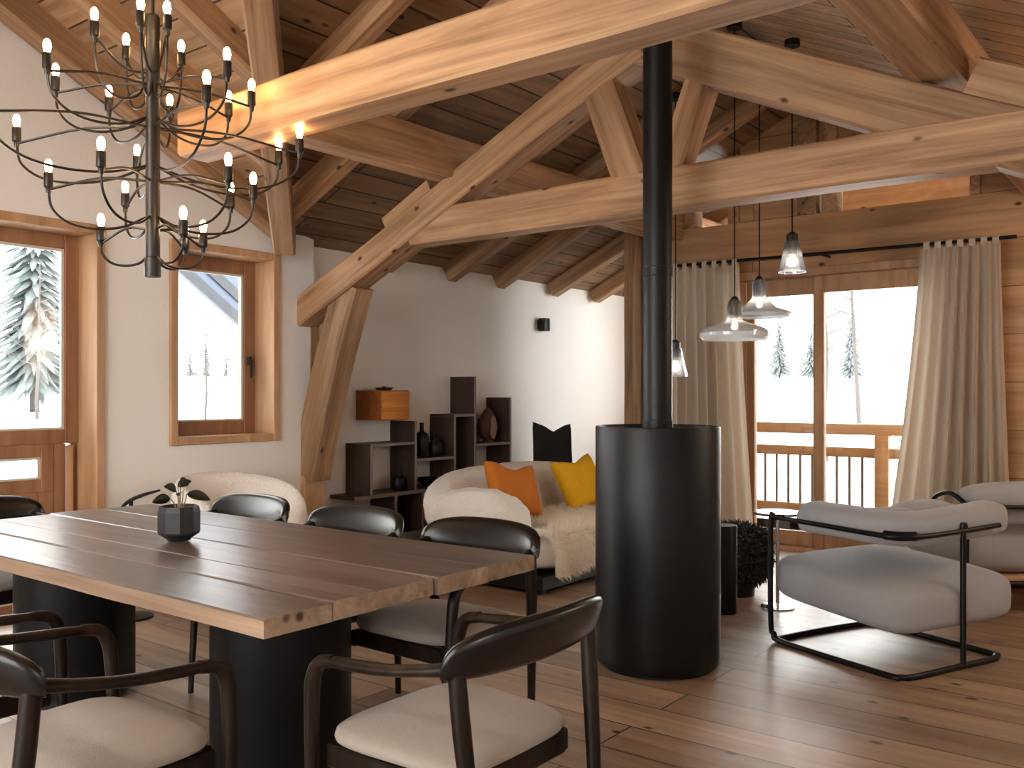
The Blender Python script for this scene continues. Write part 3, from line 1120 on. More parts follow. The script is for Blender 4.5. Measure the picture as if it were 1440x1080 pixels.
TH = .022
sp('upright_panel', 4.86, 4.86 + TH, .525, .890)
sp('upright_panel', 5.345, 5.345 + TH, .525, 1.078)
sp('upright_panel', 5.82, 5.82 + TH, .30, 1.100)
sp('upright_panel', 6.085, 6.085 + TH, .30, 1.100)
sp('upright_panel', 6.085, 6.085 + TH, 1.123, 1.445)
sp('upright_panel', 6.585, 6.585 + TH, .30, 1.262)
sp('upright_panel', 5.12, 5.12 + TH, .20, .495)
sp('upright_panel', 5.43, 5.43 + TH, .20, .495)
sp('shelf_board', 4.86, 5.345, .891, .911)
sp('shelf_board', 4.70, 5.82, .496, .524)
sp('shelf_board', 5.367, 5.82, .748, .772)
sp('shelf_board', 5.82, 6.107, 1.101, 1.122)
sp('shelf_board', 6.107, 6.585, .838, .862)
sp('shelf_board', 6.107, 6.585, .60, .62)
sp('shelf_board', 5.842, 6.085, .60, .62)
sp('shelf_board', 5.12, 5.82, .178, .199)

oc = thing('wall_cabinet', 'small orange wood cabinet box fixed high left of the dark shelf', 'cabinet', (5.12, 5.4, 1.09))
bm = bmesh.new()
add_box(bm, (-.155, -.28, 0), (.155, -.001, .232), .003)
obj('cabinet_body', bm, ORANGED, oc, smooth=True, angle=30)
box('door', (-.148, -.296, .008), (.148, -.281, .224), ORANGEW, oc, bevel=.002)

# things on the shelves
def bottle(name, label, u, v, z, prof, mat, cat, seg=24):
    t = lathe(name, prof, mat, None, seg=seg, angle=40)
    t.location = (u, v, z)
    return tag(t, label, cat)


bottle('bottle', 'black long necked bottle on the middle shelf board', 5.53, 5.22, .7725, [(0, 0), (.058, 0), (.062, .01), (.062, .16), (.05, .195), (.018, .215), (.016, .27), (.019, .272), (.019, .285), (0, .285)], BLACKM, 'bottle')
bottle('vase', 'squat black jar beside the long necked bottle', 5.69, 5.22, .7725, [(0, 0), (.05, 0), (.062, .03), (.06, .10), (.035, .135), (.03, .16), (.036, .17), (0, .168)], BLACKM, 'vase')
bottle('vase', 'small black pot with a lid on the long low shelf board', 5.27, 5.23, .5245, [(0, 0), (.05, 0), (.06, .02), (.06, .09), (.045, .11), (.02, .115), (.016, .14), (.02, .15), (0, .153)], BLACKM, 'vase')
bottle('bowl', 'low dark bowl at the right end of the long low board', 5.63, 5.24, .5245, [(0, 0), (.04, 0), (.085, .05), (.09, .075), (.084, .075), (.075, .05), (.03, .012), (0, .010)], BLACKM, 'bowl')
bottle('cup', 'tiny dark cup on the lowest right shelf board', 6.38, 5.2, .6205, [(0, 0), (.03, 0), (.036, .07), (.03, .07), (.026, .01), (0, .01)], BLACKM, 'cup')
tr = thing('dish', 'dark low dish lying on top of the orange cabinet', 'dish', (5.14, 5.26, 1.3225))
lathe('dish_body', [(0, 0), (.05, 0), (.075, .022), (.07, .024), (.045, .008), (0, .008)], ORNA, tr, seg=24)
lathe('dish_knob', [(0, .008), (.018, .008), (.024, .02), (.012, .032), (0, .034)], ORNA, tr, seg=16)
# carved leaf-shaped ornament
t = thing('carved_sculpture', 'brown carved pod sculpture standing left of the right shelf panel', 'sculpture', (6.40, 5.23, .8625))


def podf(q, x, y, z):
    k = .55 + .45 * math.cos((z + .25) * 1.25)
    q.x *= k
    q.y *= k
    return q


soft('pod', (0, 0, .155), (.13, .06, .155), ORNA, t, p=2, pz=2, fn=podf, nx=8, nz=10)
bm = bmesh.new()
add_superbox(bm, (.015, -.052, .13), (.045, .02, .105), 6, 6, 8, 2, 2)
obj('pod_hollow', bm, plain('pale_carved_inside', (.22, .13, .075), .7), t, smooth=True)
lathe('sculpture_foot', [(0, 0), (.05, 0), (.05, .012), (.02, .02), (0, .02)], ORNA, t, seg=16)

# wall lamp
wl = thing('wall_lamp', 'small black cube wall lamp high on the white wall', 'lamp', (7.42, 5.4, 1.92))
box('lamp_body', (-.045, -.10, -.002), (.045, -.022, .125), BLACKM, wl, bevel=.004)
box('mounting_plate', (-.035, -.022, .02), (.035, -.0005, .11), BLACKM, wl, bevel=.003)

# ---------------------------------------------------------------- sofa
sf = thing('sofa', 'cream fleece sofa with a rounded arm and back', 'sofa', (5.74, 3.95, 0))


def fuzz(amp, f):
    def g(q, x, y, z):
        p = Vector((q.x * f, q.y * f, q.z * f))
        d = mnoise.noise(p) * amp + mnoise.noise(p * 2.3) * amp * .6
        n = q.normalized() if q.length > 0 else Vector((0, 0, 1))
        return q + n * d
    return g


soft('seat_base', (0, -.06, .245), (1.04, .52, .115), FLEECE, sf, p=6, pz=4, nx=30, nz=12, fn=fuzz(.010, 14))


def backf(q, x, y, z):
    q = fuzz(.012, 13)(q, x, y, z)
    # gently curved in plan, ends wrap forward
    q.y += -.16 * (abs(q.x) / 1.08) ** 3
    q.y += .06 * z
    return q


soft('backrest', (0, .50, .47), (1.08, .15, .275), FLEECE, sf, p=5, pz=2.6, nx=34, nz=14, fn=backf)
for s in (-1, 1):
    soft('armrest', (s * .935, .06, .435), (.165, .40, .215), FLEECE, sf, p=3, pz=2.4, nx=20, nz=14, fn=fuzz(.014, 13))
bm = bmesh.new()
add_box(bm, (-1.0, -.52, .03), (1.0, .5, .13), .01)
obj('sofa_base', bm, BLACKM, sf)
for sx in (-1, 1):
    for sy in (-.45, .42):
        box('leg', (sx * .92 - .03, sy - .03, 0), (sx * .92 + .03, sy + .03, .035), BLACKM, sf)


def add_hair(bm, p, n, ln, w, rng, droop=.5, curl=.3):
    """one tapering three-segment strand"""
    n = (n + Vector((rng.uniform(-1, 1), rng.uniform(-1, 1), rng.uniform(-1, 1))) * curl).normalized()
    s = n.cross(Vector((rng.uniform(-1, 1), rng.uniform(-1, 1), rng.uniform(-1, 1))))
    if s.length < 1e-4:
        return
    s.normalize()
    pts = [p]
    d = n.copy()
    for i in range(3):
        d = (d + Vector((0, 0, -droop)) * .5 + Vector((rng.uniform(-1, 1), rng.uniform(-1, 1), rng.uniform(-1, 1))) * curl * .35).normalized()
        pts.append(pts[-1] + d * ln / 3)
    ws = [w, w * .9, w * .6, 0]
    prev = (bm.verts.new(pts[0] - s * w), bm.verts.new(pts[0] + s * w))
    for i in range(1, 3):
        cur = (bm.verts.new(pts[i] - s * ws[i]), bm.verts.new(pts[i] + s * ws[i]))
        bm.faces.new((prev[0], prev[1], cur[1], cur[0]))
        prev = cur
    bm.faces.new((prev[0], prev[1], bm.verts.new(pts[3])))


# sheepskin over the seat front
rs = random.Random(11)
skp = []
prof_s = [(.30, .372), (.10, .372), (-.20, .370), (-.42, .368), (-.57, .36), (-.622, .30), (-.625, .21), (-.625, .11)]
bm = bmesh.new()
rows = []
NS = 22
for i, (y, z) in enumerate(prof_s):
    row = []
    for j in range(NS + 1):
        xa = -.71 if y > -.40 else -1.0
        x = xa + (.71 - xa) * j / NS
        zz = z + (.02 if i < 5 else 0) + mnoise.noise((x * 3, y * 3, 1)) * .006
        if i == len(prof_s) - 1:
            zz += mnoise.noise((x * 4, 0, 5)) * .05 + .03
        row.append(Vector((x, y + mnoise.noise((x * 5, z * 4, 2)) * .012, zz)))
    rows.append(row)
top = [[bm.verts.new(p) for p in r] for r in rows]
for i in range(len(rows) - 1):
    for j in range(NS):
        bm.faces.new((top[i][j], top[i][j + 1], top[i + 1][j + 1], top[i + 1][j]))
bmesh.ops.solidify(bm, geom=bm.faces[:], thickness=.012)
for k in range(15000):
    i = rs.random() * (len(rows) - 1.001)
    j = rs.random() * (NS - .001)
    a, b = int(i), int(j)
    fi, fj = i - a, j - b
    p = (rows[a][b] * (1 - fj) + rows[a][b + 1] * fj) * (1 - fi) + (rows[a + 1][b] * (1 - fj) + rows[a + 1][b + 1] * fj) * fi
    du = rows[a][b + 1] - rows[a][b]
    dv = rows[a + 1][b] - rows[a][b]
    n = dv.cross(du).normalized()
    if n.z < -.2 or n.y > .5:
        n = -n
    if p.y > .23 or (p.y > -.42 and p.x < -.64) or p.x > .64:
        continue
    add_hair(bm, p, n, rs.uniform(.03, .065), rs.uniform(.0016, .003), rs, .15 if n.z > .6 else .75, .45)
t = obj('sheepskin_throw', bm, SHEEP, None, smooth=True)
t.location = sf.location
tag(t, 'shaggy ivory sheepskin draped over the sofa seat front', 'throw')


# cushions
def cushion(name, label, mat, c, size, yaw, lean, roll=0.0, th=.075, flop=0.0):
    bm = bmesh.new()
    n = 22
    V = {}
    for s in (1, -1):
        for i in range(n + 1):
            for j in range(n + 1):
                x, y = 2 * i / n - 1, 2 * j / n - 1
                ed = max(0.0, (1 - x ** 4) * (1 - y ** 4))
                if s < 0 and (i in (0, n) or j in (0, n)):
                    V[(s, i, j)] = V[(1, i, j)]
                    continue
                pin = 1 - .10 * (1 - abs(x) ** 2 * 1.0) * abs(y) ** 6
                pin2 = 1 - .10 * (1 - abs(y) ** 2) * abs(x) ** 6
                dent = -flop * math.exp(-((x) ** 2 * 5)) * max(0, y) ** 2
                zz = s * th * ed ** .45 + mnoise.noise((x * 2.2 + c[0] * 9, y * 2.2, s * 3)) * .012 * ed
                V[(s, i, j)] = bm.verts.new((x * size / 2 * pin2, zz, (y + dent) * size / 2 * pin))
    for s in (1, -1):
        for i in range(n):
            for j in range(n):
                bm.faces.new((V[(s, i, j)], V[(s, i + 1, j)], V[(s, i + 1, j + 1)], V[(s, i, j + 1)]))
    o = obj(name, bm, mat, None, smooth=True)
    o.location = c
    o.rotation_euler = (Matrix.Rotation(yaw, 3, 'Z') @ Matrix.Rotation(lean, 3, 'X') @ Matrix.Rotation(roll, 3, 'Y')).to_euler()
    return tag(o, label, 'cushion')


cushion('cushion', 'burnt orange cushion leaning on the sofa back, left of the yellow one', ORANGEF, (5.26, 4.06, .60), .44, -.22, -.50, .16, flop=.30)
cushion('cushion', 'bright yellow cushion on the sofa, partly behind the stove', YELLOWF, (6.12, 4.05, .59), .44, -.25, -.48, -.14, flop=.2)
cushion('cushion', 'black cushion propped up behind the cream sofa back', BLACKF, (6.80, 4.80, .825), .42, -.35, -.14, .06, flop=.35)

# low bench behind the sofa that carries the black cushion
bn = thing('bench', 'low dark bench standing behind the cream sofa back', 'bench', (6.78, 4.92, 0))
box('seat', (-.4, -.16, .57), (.4, .16, .61), SHELFW, bn, bevel=.004)
for sx in (-1, 1):
    box('leg', (sx * .34 - .02, -.15, 0), (sx * .34 + .02, .15, .57), SHELFW, bn, bevel=.004)

# ---------------------------------------------------------------- white lounge chair beyond the table
wc = thing('tub_chair', 'white rounded fleece tub chair against the wall under the small window', 'armchair', (3.45, 4.78, 0), .0)


def tubf(q, x, y, z):
    q = fuzz(.008, 12)(q, x, y, z)
    return q


bm = bmesh.new()
m = 26
rings = []
for i in range(m + 1):
    a = math.radians(-35 + 250 * i / m)
    e = max(0.0, math.sin(PI * i / m))
    zt = .60 + .20 * e ** .6
    ring = []
    for q in range(14):
        w = 2 * PI * q / 14
        r = .33 + .07 * math.cos(w) + .03 * math.sin(w)
        z = (.20 + zt) / 2 + (zt - .20) / 2 * math.copysign(abs(math.sin(w)) ** .7, math.sin(w))
        ring.append(bm.verts.new((r * math.cos(a), r * math.sin(a), z)))
    rings.append(ring)
for i in range(m):
    for q in range(14):
        bm.faces.new((rings[i][q], rings[i][(q + 1) % 14], rings[i + 1][(q + 1) % 14], rings[i + 1][q]))
bm.faces.new(rings[0][::-1])
bm.faces.new(rings[-1])
obj('backrest', bm, FLEECE, wc, smooth=True)
soft('seat', (0, -.02, .32), (.27, .29, .11), FLEECE, wc, p=3, pz=3, nx=12)
for k in range(4):
    a = PI / 4 + k * PI / 2
    tube('leg', [(.24 * math.cos(a), .24 * math.sin(a), .23), (.27 * math.cos(a), .27 * math.sin(a), 0)], [.018, .012], DARKW, wc, sides=10)
# curved black strip over the far table corner, built on an invented stand
ms = thing('curved_stand', 'curved black stand just behind the far table corner', 'stand', (2.86, 5.0, 0))
tube('stand_hoop', [(-.06, .05, .60), (-.02, .02, .665), (.04, -.03, .705), (.12, -.10, .735)], [.012, .022, .022, .012], BLACKM, ms, sides=10, n=5, squash=.5)
tube('stand_stem', [(0.0, 0.005, .02), (0.0, 0.005, .68)], .011, BLACKM, ms)
lathe('stand_foot', [(0, 0), (.12, 0), (.12, .012), (.015, .022), (0, .022)], BLACKM, ms)

# ---------------------------------------------------------------- grey lounge chairs


def make_lounge(label, loc, rz, name='lounge_chair'):
    """local: origin at floor corner nearest the camera; +x along the arm side, +y along the back side"""
    t = thing(name, label, 'armchair', loc, rz, 'grey lounge chairs with black tube frames')
    W, D = .75, .80
    r = .0145
    c = .09
    base = [(W * .60, 0, r), (c, 0, r), (c * .3, c * .3, r), (0, c, r), (0, D - c, r), (0, D - c * .25, r + .03), (0, D, c + .02), (0, D, .62), (0, D - .03, .652), (0, D - .09, .66)]
    P = catmull(base, 5)
    bm = bmesh.new()
    add_tube(bm, P, r, 12)
    add_tube(bm, [(W * .55, 0, r), (W - c, 0, r), (W - c * .3, c * .3, r), (W, c, r), (W, D - .12, r), (W - .02, D - .05, r), (W - .10, D - .02, r), (W * .45, D - .01, r), (.05, D - .02, r), (.0, D - .04, r + .01)], r, 12, 5)
    obj('base_frame', bm, BLACKM, t, smooth=True, angle=60)
    bm = bmesh.new()
    add_tube(bm, [(W * .58, 0, r), (W * .58, 0, .672)], r * .95, 12)
    add_lathe(bm, [(0, .655), (.02, .655), (.022, .675), (.016, .69), (0, .692)], 14, W * .58, 0)
    obj('upright', bm, BLACKM, t, smooth=True, angle=50)
    bm = bmesh.new()
    add_tube(bm, [(0, D - .02, .655), (-.01, D * .5, .652), (-.005, .12, .648), (.03, .035, .648), (.12, -.012, .648), (W * .58, -.02, .655), (W * .92, -.015, .662)], r * .85, 10, 5)
    add_tube(bm, [(.02, .11, .648), (.045, .045, .648), (.11, .012, .648)], r * 1.5, 10, 4)
    obj('top_rail', bm, BLACKM, t, smooth=True, angle=60)
    # thick seat block
    def seatf(q, x, y, z):
        q.z += .055 * (y > -2) * y * .5
        if z > 0:
            q.z += .015 * (1 - x * x) * (1 - y * y)
        return q
    soft('seat', (.47, .43, .315), (.46, .42, .125), GREYF, t, p=7, pz=4.5, fn=seatf, nx=20, nz=10)
    # back and arm: bent padded slab lying over the rail
    def slabf(L, bend):
        def g(q, x, y, z):
            q.z += .018 * math.sin(x * 2.2 + bend) * .6
            return q
        return g
    bm = bmesh.new()
    m = 40
    path = catmull([(.10, D - .14, .672), (.095, D * .5, .672), (.11, .24, .666), (.17, .135, .664), (.30, .09, .666), (W * .7, .085, .674), (W * 1.12, .10, .69)], 9)
    rings = []
    L = len(path)
    acc = [0.0]
    for i in range(1, L):
        acc.append(acc[-1] + (path[i] - path[i - 1]).length)
    for i, p in enumerate(path):
        T = (path[min(i + 1, L - 1)] - path[max(i - 1, 0)]).normalized()
        side = T.cross(Vector((0, 0, 1)))
        e = min(1.0, (min(acc[i], acc[-1] - acc[i]) + .004) / .055)
        en = math.sqrt(1 - (1 - e) ** 2)
        ring = []
        for q in range(20):
            w = 2 * PI * q / 20
            a = math.copysign(abs(math.cos(w)) ** .55, math.cos(w)) * .082 * (.55 + .45 * en)
            b = math.copysign(abs(math.sin(w)) ** .62, math.sin(w)) * .075 * en
            ring.append(bm.verts.new(p + side * a + Vector((0, 0, b - a * .10 + mnoise.noise((acc[i] * 5, w, 2)) * .005))))
        rings.append(ring)
    for i in range(L - 1):
        for q in range(20):
            bm.faces.new((rings[i][q], rings[i][(q + 1) % 20], rings[i + 1][(q + 1) % 20], rings[i + 1][q]))
    bm.faces.new(rings[0][::-1])
    bm.faces.new(rings[-1])
    obj('backrest', bm, GREYF, t, smooth=True)
    # loose inner back cushion, tipped
    def cf(q, x, y, z):
        q.z += .025 * (1 - x * x)
        return q
    cu = soft('back_cushion', (0, 0, 0), (.30, .19, .055), GREYF, t, p=5, pz=2.6, fn=cf, nx=14)
    cu.location = (.44, .46, .625)
    cu.rotation_euler = (-.10, .22, .5)
    cu2 = soft('back_cushion', (0, 0, 0), (.24, .13, .06), GREYF, t, p=4, pz=2.4, fn=cf, nx=14)
    cu2.location = (.58, .30, .665)
    cu2.rotation_euler = (.15, -.05, -.05)
    return t


make_lounge('grey lounge chair with black tube frame standing right of the stove', (4.33, 1.14, 0), math.radians(-23))

# second grey lounge seen from its back, at the right edge
lc = thing('lounge_chair', 'grey lounge chair cut by the right picture edge, behind the nearer one', 'armchair', (5.82, 1.19, 0), math.radians(-52), 'grey lounge chairs with black tube frames')
rr = .0145
soft('backrest', (.42, .02, .70), (.43, .10, .085), GREYF, lc, p=5, pz=2.6, nx=18, nz=8)
soft('back_cushion', (.42, .06, .585), (.40, .06, .055), GREYF, lc, p=5, pz=3, nx=14)
soft('seat', (.42, .45, .365), (.43, .43, .135), GREYF, lc, p=7, pz=4.5, nx=18)
bm = bmesh.new()
add_tube(bm, [(-.06, .30, .60), (-.07, .20, .68), (-.05, .06, .715), (.0, -.03, .66), (.03, -.085, .655), (.10, -.105, .652), (.42, -.11, .652), (.80, -.10, .655)], rr * .9, 10, 5)
add_tube(bm, [(-.01, -.06, .66), (.01, -.09, .65), (.05, -.11, .652)], rr * 1.5, 10, 4)
obj('top_rail', bm, BLACKM, lc, smooth=True, angle=60)
bm = bmesh.new()
add_tube(bm, [(.0, -.04, .655), (.0, -.03, .3), (.0, -.02, rr)], rr, 10, 4)
add_tube(bm, [(.86, -.04, .655), (.86, -.03, .3), (.86, -.02, rr)], rr, 10, 4)
add_tube(bm, [(.0, -.03, rr), (.0, .8, rr), (.86, .8, rr), (.86, -.03, rr)], rr, 10)
add_tube(bm, [(.0, -.03, .20), (.86, -.03, .20)], rr, 10)
obj('base_frame', bm, BLACKM, lc, smooth=True, angle=60)
box('seat_board', (.0, .02, .205), (.86, .86, .235), TRIMW, lc, bevel=.006)

# ---------------------------------------------------------------- side tables and pouf
sdt = thing('side_table', 'small round glass topped side table beside the near grey lounge chair', 'table', (5.40, 2.14, 0))
lathe('tabletop', [(0, .566), (.145, .566), (.15, .572), (.15, .577), (.147, .581), (0, .581)], TOPGLASS, sdt, seg=48)
tube('pedestal', [(0, 0, .012), (0, 0, .566)], .011, CHROME, sdt)
lathe('foot_disc', [(0, 0), (.10, 0), (.10, .008), (.012, .016), (0, .016)], CHROME, sdt, seg=36)

ds = lathe('drum_stool', [(0, 0), (.075, 0), (.078, .004), (.078, .512), (.074, .518), (0, .518)], DRUMM, None, seg=40)
ds.location = (5.085, 2.345, 0)
tag(ds, 'slim black cylinder pedestal standing behind the stove', 'pedestal')

po = thing('pouf', 'shaggy black fur pouf behind the stove under the side table', 'pouf', (5.60, 2.52, 0))
lathe('pouf_base', [(0, 0), (.14, 0), (.14, .06), (0, .06)], BLACKM, po, seg=24)
bm = bmesh.new()
add_superbox(bm, (0, 0, .255), (.215, .215, .175), 10, 10, 8, 2.6, 3.2)
bm.normal_update()
pts = [(v.co.copy(), v.normal.copy()) for v in bm.verts]
fc = [(f.calc_center_median(), f.normal.copy(), f.calc_area()) for f in bm.faces]
rf = random.Random(4)
for (p, n, a) in fc:
    for q in range(max(1, int(a * 9000))):
        nn = n if n.dot(p - Vector((0, 0, .255))) > 0 else -n
        jit = Vector((rf.uniform(-1, 1), rf.uniform(-1, 1), rf.uniform(-1, 1))) * .012
        add_hair(bm, p + jit, nn, rf.uniform(.03, .06), rf.uniform(.003, .006), rf, .5, .5)
obj('fur_cover', bm, BLACKFUR, po, smooth=True)

# ---------------------------------------------------------------- pendants
G_P = 'glass pendant lamps over the seating corner'


def pendant(name, label, loc, kind):
    u, v, zb = loc
    t = thing(name, label, 'lamp', (u, v, 0), 0, G_P)
    zc = zR(v) - .01
    if kind == 'cone':
        lathe('glass_shade', [(.046, zb + .20), (.052, zb + .17), (.066, zb + .10), (.086, zb + .02), (.088, zb), (.084, zb), (.082, zb + .018), (.062, zb + .10), (.048, zb + .17), (.042, zb + .20)], SHADEC, t, seg=40, closed=True)
        lathe('white_liner', [(.058, zb + .095), (.066, zb + .07), (.078, zb + .015), (.074, zb + .015), (.062, zb + .07), (.054, zb + .095)], SHADEG, t, seg=40, closed=True)
        ct, cr, bz = zb + .265, .036, zb + .07
    else:
        rd = .225
        flat = .0 if kind == 'disc' else .035
        lathe('glass_neck', [(.040, zb + .255), (.050, zb + .21), (.046, zb + .15), (.056, zb + .127), (.052, zb + .127), (.042, zb + .15), (.046, zb + .21), (.036, zb + .255)], SHADEC, t, seg=40, closed=True)
        prof = [(.056, zb + .126), (.12, zb + .10 - flat), (.195, zb + .075 - flat), (rd, zb + .045 - flat * .6), (rd, zb + .022), (rd - .02, zb), (rd - .025, zb + .003)]
        inn = [(rd - .012, zb + .024), (rd - .012, zb + .043 - flat * .6), (.19, zb + .068 - flat), (.12, zb + .092 - flat), (.052, zb + .118)]
        lathe('glass_shade', prof + inn, SHADEG, t, seg=56, closed=True)
        ct, cr, bz = zb + .285, .030, zb + .10
    lathe('socket_cap', [(0, ct), (.012, ct), (cr, ct - .02), (cr, ct - .055), (cr * .82, ct - .15), (0, ct - .155)], SOCKETM, t, seg=24)
    lathe('bulb', [(0, bz + .03), (.012, bz + .028), (.024, bz - .005), (.02, bz - .028), (0, bz - .037)], PBULB, t, seg=20)
    tube('cord', [(0, 0, ct - .005), (0, 0, zc - .02)], .005, BLACKM, t, sides=6)
    lathe('ceiling_rose', [(0, zc - .06), (.05, zc - .06), (.05, zc - .02), (0, zc - .01)], BLACKM, t, seg=24)


pendant('pendant_lamp', 'wide grey glass pendant lamp, the lowest of the disc pair', (5.634, 2.523, 1.648), 'disc')
pendant('pendant_lamp', 'flat grey glass pendant lamp just behind and right of the lowest disc', (6.115, 2.555, 1.83), 'flat')
pendant('pendant_lamp', 'small clear cone pendant lamp with a lit white rim', (5.865, 2.226, 2.09), 'cone')
pendant('pendant_lamp', 'small glass pendant lamp mostly hidden behind the stove pipe', (5.935, 3.11, 1.42), 'cone')

# ---------------------------------------------------------------- curtains
UC = 7.17
rodo = tube('curtain_rod', [(UC, 1.13, 2.385), (UC, 3.95, 2.405)], .013, BLACKM, sides=12)
bm = bmesh.new()
for v, z in ((1.45, 2.387), (2.5, 2.395), (3.6, 2.402)):
    add_box(bm, (UC, v - .008, z - .008), (U_GAB, v + .008, z + .008))
obj('rod_bracket', bm, BLACKM, rodo)
tag(rodo, 'long black curtain rod above the terrace door', 'curtain rod')


def curtain(label, v0, v1, b0, b1, folds, tabs, seed):
    """cloth between v0..v1 at the rod and b0..b1 at the floor"""
    bm = bmesh.new()
    r = random.Random(seed)
    nx, nz = folds * 12, 26
    ph = [r.uniform(-.5, .5) for _ in range(folds + 2)]
    am = [r.uniform(.65, 1.2) for _ in range(folds + 2)]
    rows = []
    for i in range(nz + 1):
        t = i / nz                      # 0 top
        z = 2.365 - t * 2.345
        e = t ** 1.25
        row = []
        for j in range(nx + 1):
            s = j / nx
            v = (v0 + (v1 - v0) * s) * (1 - e) + (b0 + (b1 - b0) * s) * e
            fcoord = s * folds
            k = int(min(fcoord, folds - 1))
            fr = fcoord - k
            A = (am[k] * (1 - fr) + am[k + 1] * fr)
            P = (ph[k] * (1 - fr) + ph[k + 1] * fr) * (.3 + t)
            d = math.sin(fcoord * 2 * PI + P)
            amp = (.034 + .040 * min(1, t * 2)) * A
            u = UC + d * amp + .012 * math.sin(fcoord * 4.1 + t * 3) * t
            vv = v + math.cos(fcoord * 2 * PI + P) * .012 * A
            row.append(bm.verts.new((u, vv, z)))
        rows.append(row)
    for i in range(nz):
        for j in range(nx):
            bm.faces.new((rows[i][j], rows[i][j + 1], rows[i + 1][j + 1], rows[i + 1][j]))
    # tabs over the rod
    for j in range(tabs):
        v = v0 + (v1 - v0) * (j + .5) / tabs
        zz = 2.385 + (v - 1.13) / 2.82 * .02
        w = .021
        prof = [(UC - .018, 2.35), (UC - .019, zz), (UC - .010, zz + .019), (UC + .010, zz + .019), (UC + .019, zz), (UC + .018, 2.35)]
        prev = None
        for u, z in prof:
            cur = (bm.verts.new((u, v - w, z)), bm.verts.new((u, v + w, z)))
            if prev:
                bm.faces.new((prev[0], prev[1], cur[1], cur[0]))
            prev = cur
    o = obj('curtain', bm, CURT, None, smooth=True)
    return tag(o, label, 'curtain', 'cream tab top curtains')


curtain('cream curtain between the stove pipe and the glass, left of the terrace door', 3.98, 3.16, 4.00, 3.02, 9, 9, 1)
curtain('cream curtain flaring toward the floor, right of the terrace door', 1.75, 1.22, 2.02, 1.14, 8, 7, 2)

# ---------------------------------------------------------------- balcony and outdoors
bd = thing('balcony_railing', 'pale timber balcony railing beyond the terrace door', 'railing', (8.9, 2.4, 0))
box('top_rail', (-.05, -2.4, .905), (.06, 2.4, 1.01), RAILW, bd, bevel=.006)
box('mid_rail', (-.03, -2.4, .69), (.03, 2.4, .785), RAILW, bd, bevel=.006)
box('bottom_rail', (-.03, -2.4, .10), (.03, 2.4, .22), RAILW, bd, bevel=.006)
for v in (2.51, .9, 4.3):
    box('post', (-.055, v - .065 - 2.4, 0), (.055, v + .065 - 2.4, .905), RAILW, bd, bevel=.006)
v = 2.51 - .18
dk = plain('grey_baluster', (.16, .13, .11), .6)
for k in range(-9, 14):
    vv = 2.697 + .1195 * k
    if min(abs(vv - 2.51), abs(vv - .9), abs(vv - 4.3)) < .09 or vv > 4.7:
        continue
    box('baluster', (-.012, vv - .012 - 2.4, .22), (.012, vv + .012 - 2.4, .69), dk, bd)
bm = bmesh.new()
add_box(bm, (U_GAB + GT, V_R, -.10), (9.15, 5.1, 0.0))
o = struct('terrace_floor', bm, SNOW)
tag(o, 'snow covered terrace floor', 'terrace')

# snowy ground: a rising meadow
bm = bmesh.new()
gx = [-60, -40, -25, -14, -7, -3, 0, 3, 5, 7, 9, 11, 13, 16, 20, 25, 32, 42, 55, 75, 100]
gy = [-50, -30, -16, -8, -3, 0, 3, 5, 6, 7, 8.5, 10, 12, 15, 19, 24, 32, 45, 60, 85, 110]


def ground_z(x, y):
    d = max(0.0, max(x - 8.5, y - 5.7, -2.7 - x, -1.1 - y))
    return -0.55 + .085 * min(d, 60) + mnoise.noise((x * .12, y * .12, 0)) * .35 * min(1, d / 6)


vs = [[bm.verts.new((x, y, ground_z(x, y))) for y in gy] for x in gx]
for i in range(len(gx) - 1):
    for j in range(len(gy) - 1):
        bm.faces.new((vs[i][j], vs[i + 1][j], vs[i + 1][j + 1], vs[i][j + 1]))
o = obj('ground', bm, SNOW, None, smooth=True)
tag(o, 'snow covered meadow rising behind the house', 'ground', kind='structure')


def conifer_mesh(seed, h, r):
    rg = random.Random(seed)
    bm = bmesh.new()
    layers = int(12 + h * 3.6)
    for i in range(layers):
        t = i / layers
        z = h * (.12 + .86 * t)
        rad = r * (1 - t) ** .85 + .08
        nb = max(6, int(13 * (1 - t) + 5))
        a0 = rg.random() * 6.28
        for k in range(nb):
            a = a0 + 6.283 * k / nb + rg.uniform(-.2, .2)
            L = rad * rg.uniform(.7, 1.12)
            d = Vector((math.cos(a), math.sin(a), -.28 - .25 * (1 - t)))
            s = Vector((-math.sin(a), math.cos(a), 0))
            b = Vector((0, 0, z))
            n = 4
            prev = None
            for q in range(n + 1):
                f = q / n
                p = b + d * L * f + Vector((0, 0, -.12 * L * f * f))
                w = L * .11 * (1 - abs(2 * f - .9) ** 1.6) if q < n else 0
                w = max(w, .01) * rg.uniform(.7, 1.25)
                cur = (bm.verts.new(p - s * w + Vector((0, 0, -w * .5))), bm.verts.new(p + Vector((0, 0, w * .3))), bm.verts.new(p + s * w + Vector((0, 0, -w * .5))))
                if prev:
                    bm.faces.new((prev[0], prev[1], cur[1], cur[0]))
                    bm.faces.new((prev[1], prev[2], cur[2], cur[1]))
                prev = cur
    return bm


def conifer(label, u, v, h, r, seed, group):
    z = ground_z(u, v) - .1
    t = thing('conifer_tree', label, 'tree', (u, v, z), 0, group)
    obj('foliage', conifer_mesh(seed, h, r), FIR, t)
    tube('trunk', [(0, 0, 0), (0, 0, h * .95)], [h * .014, .01], BARK, t, sides=8)
    return t


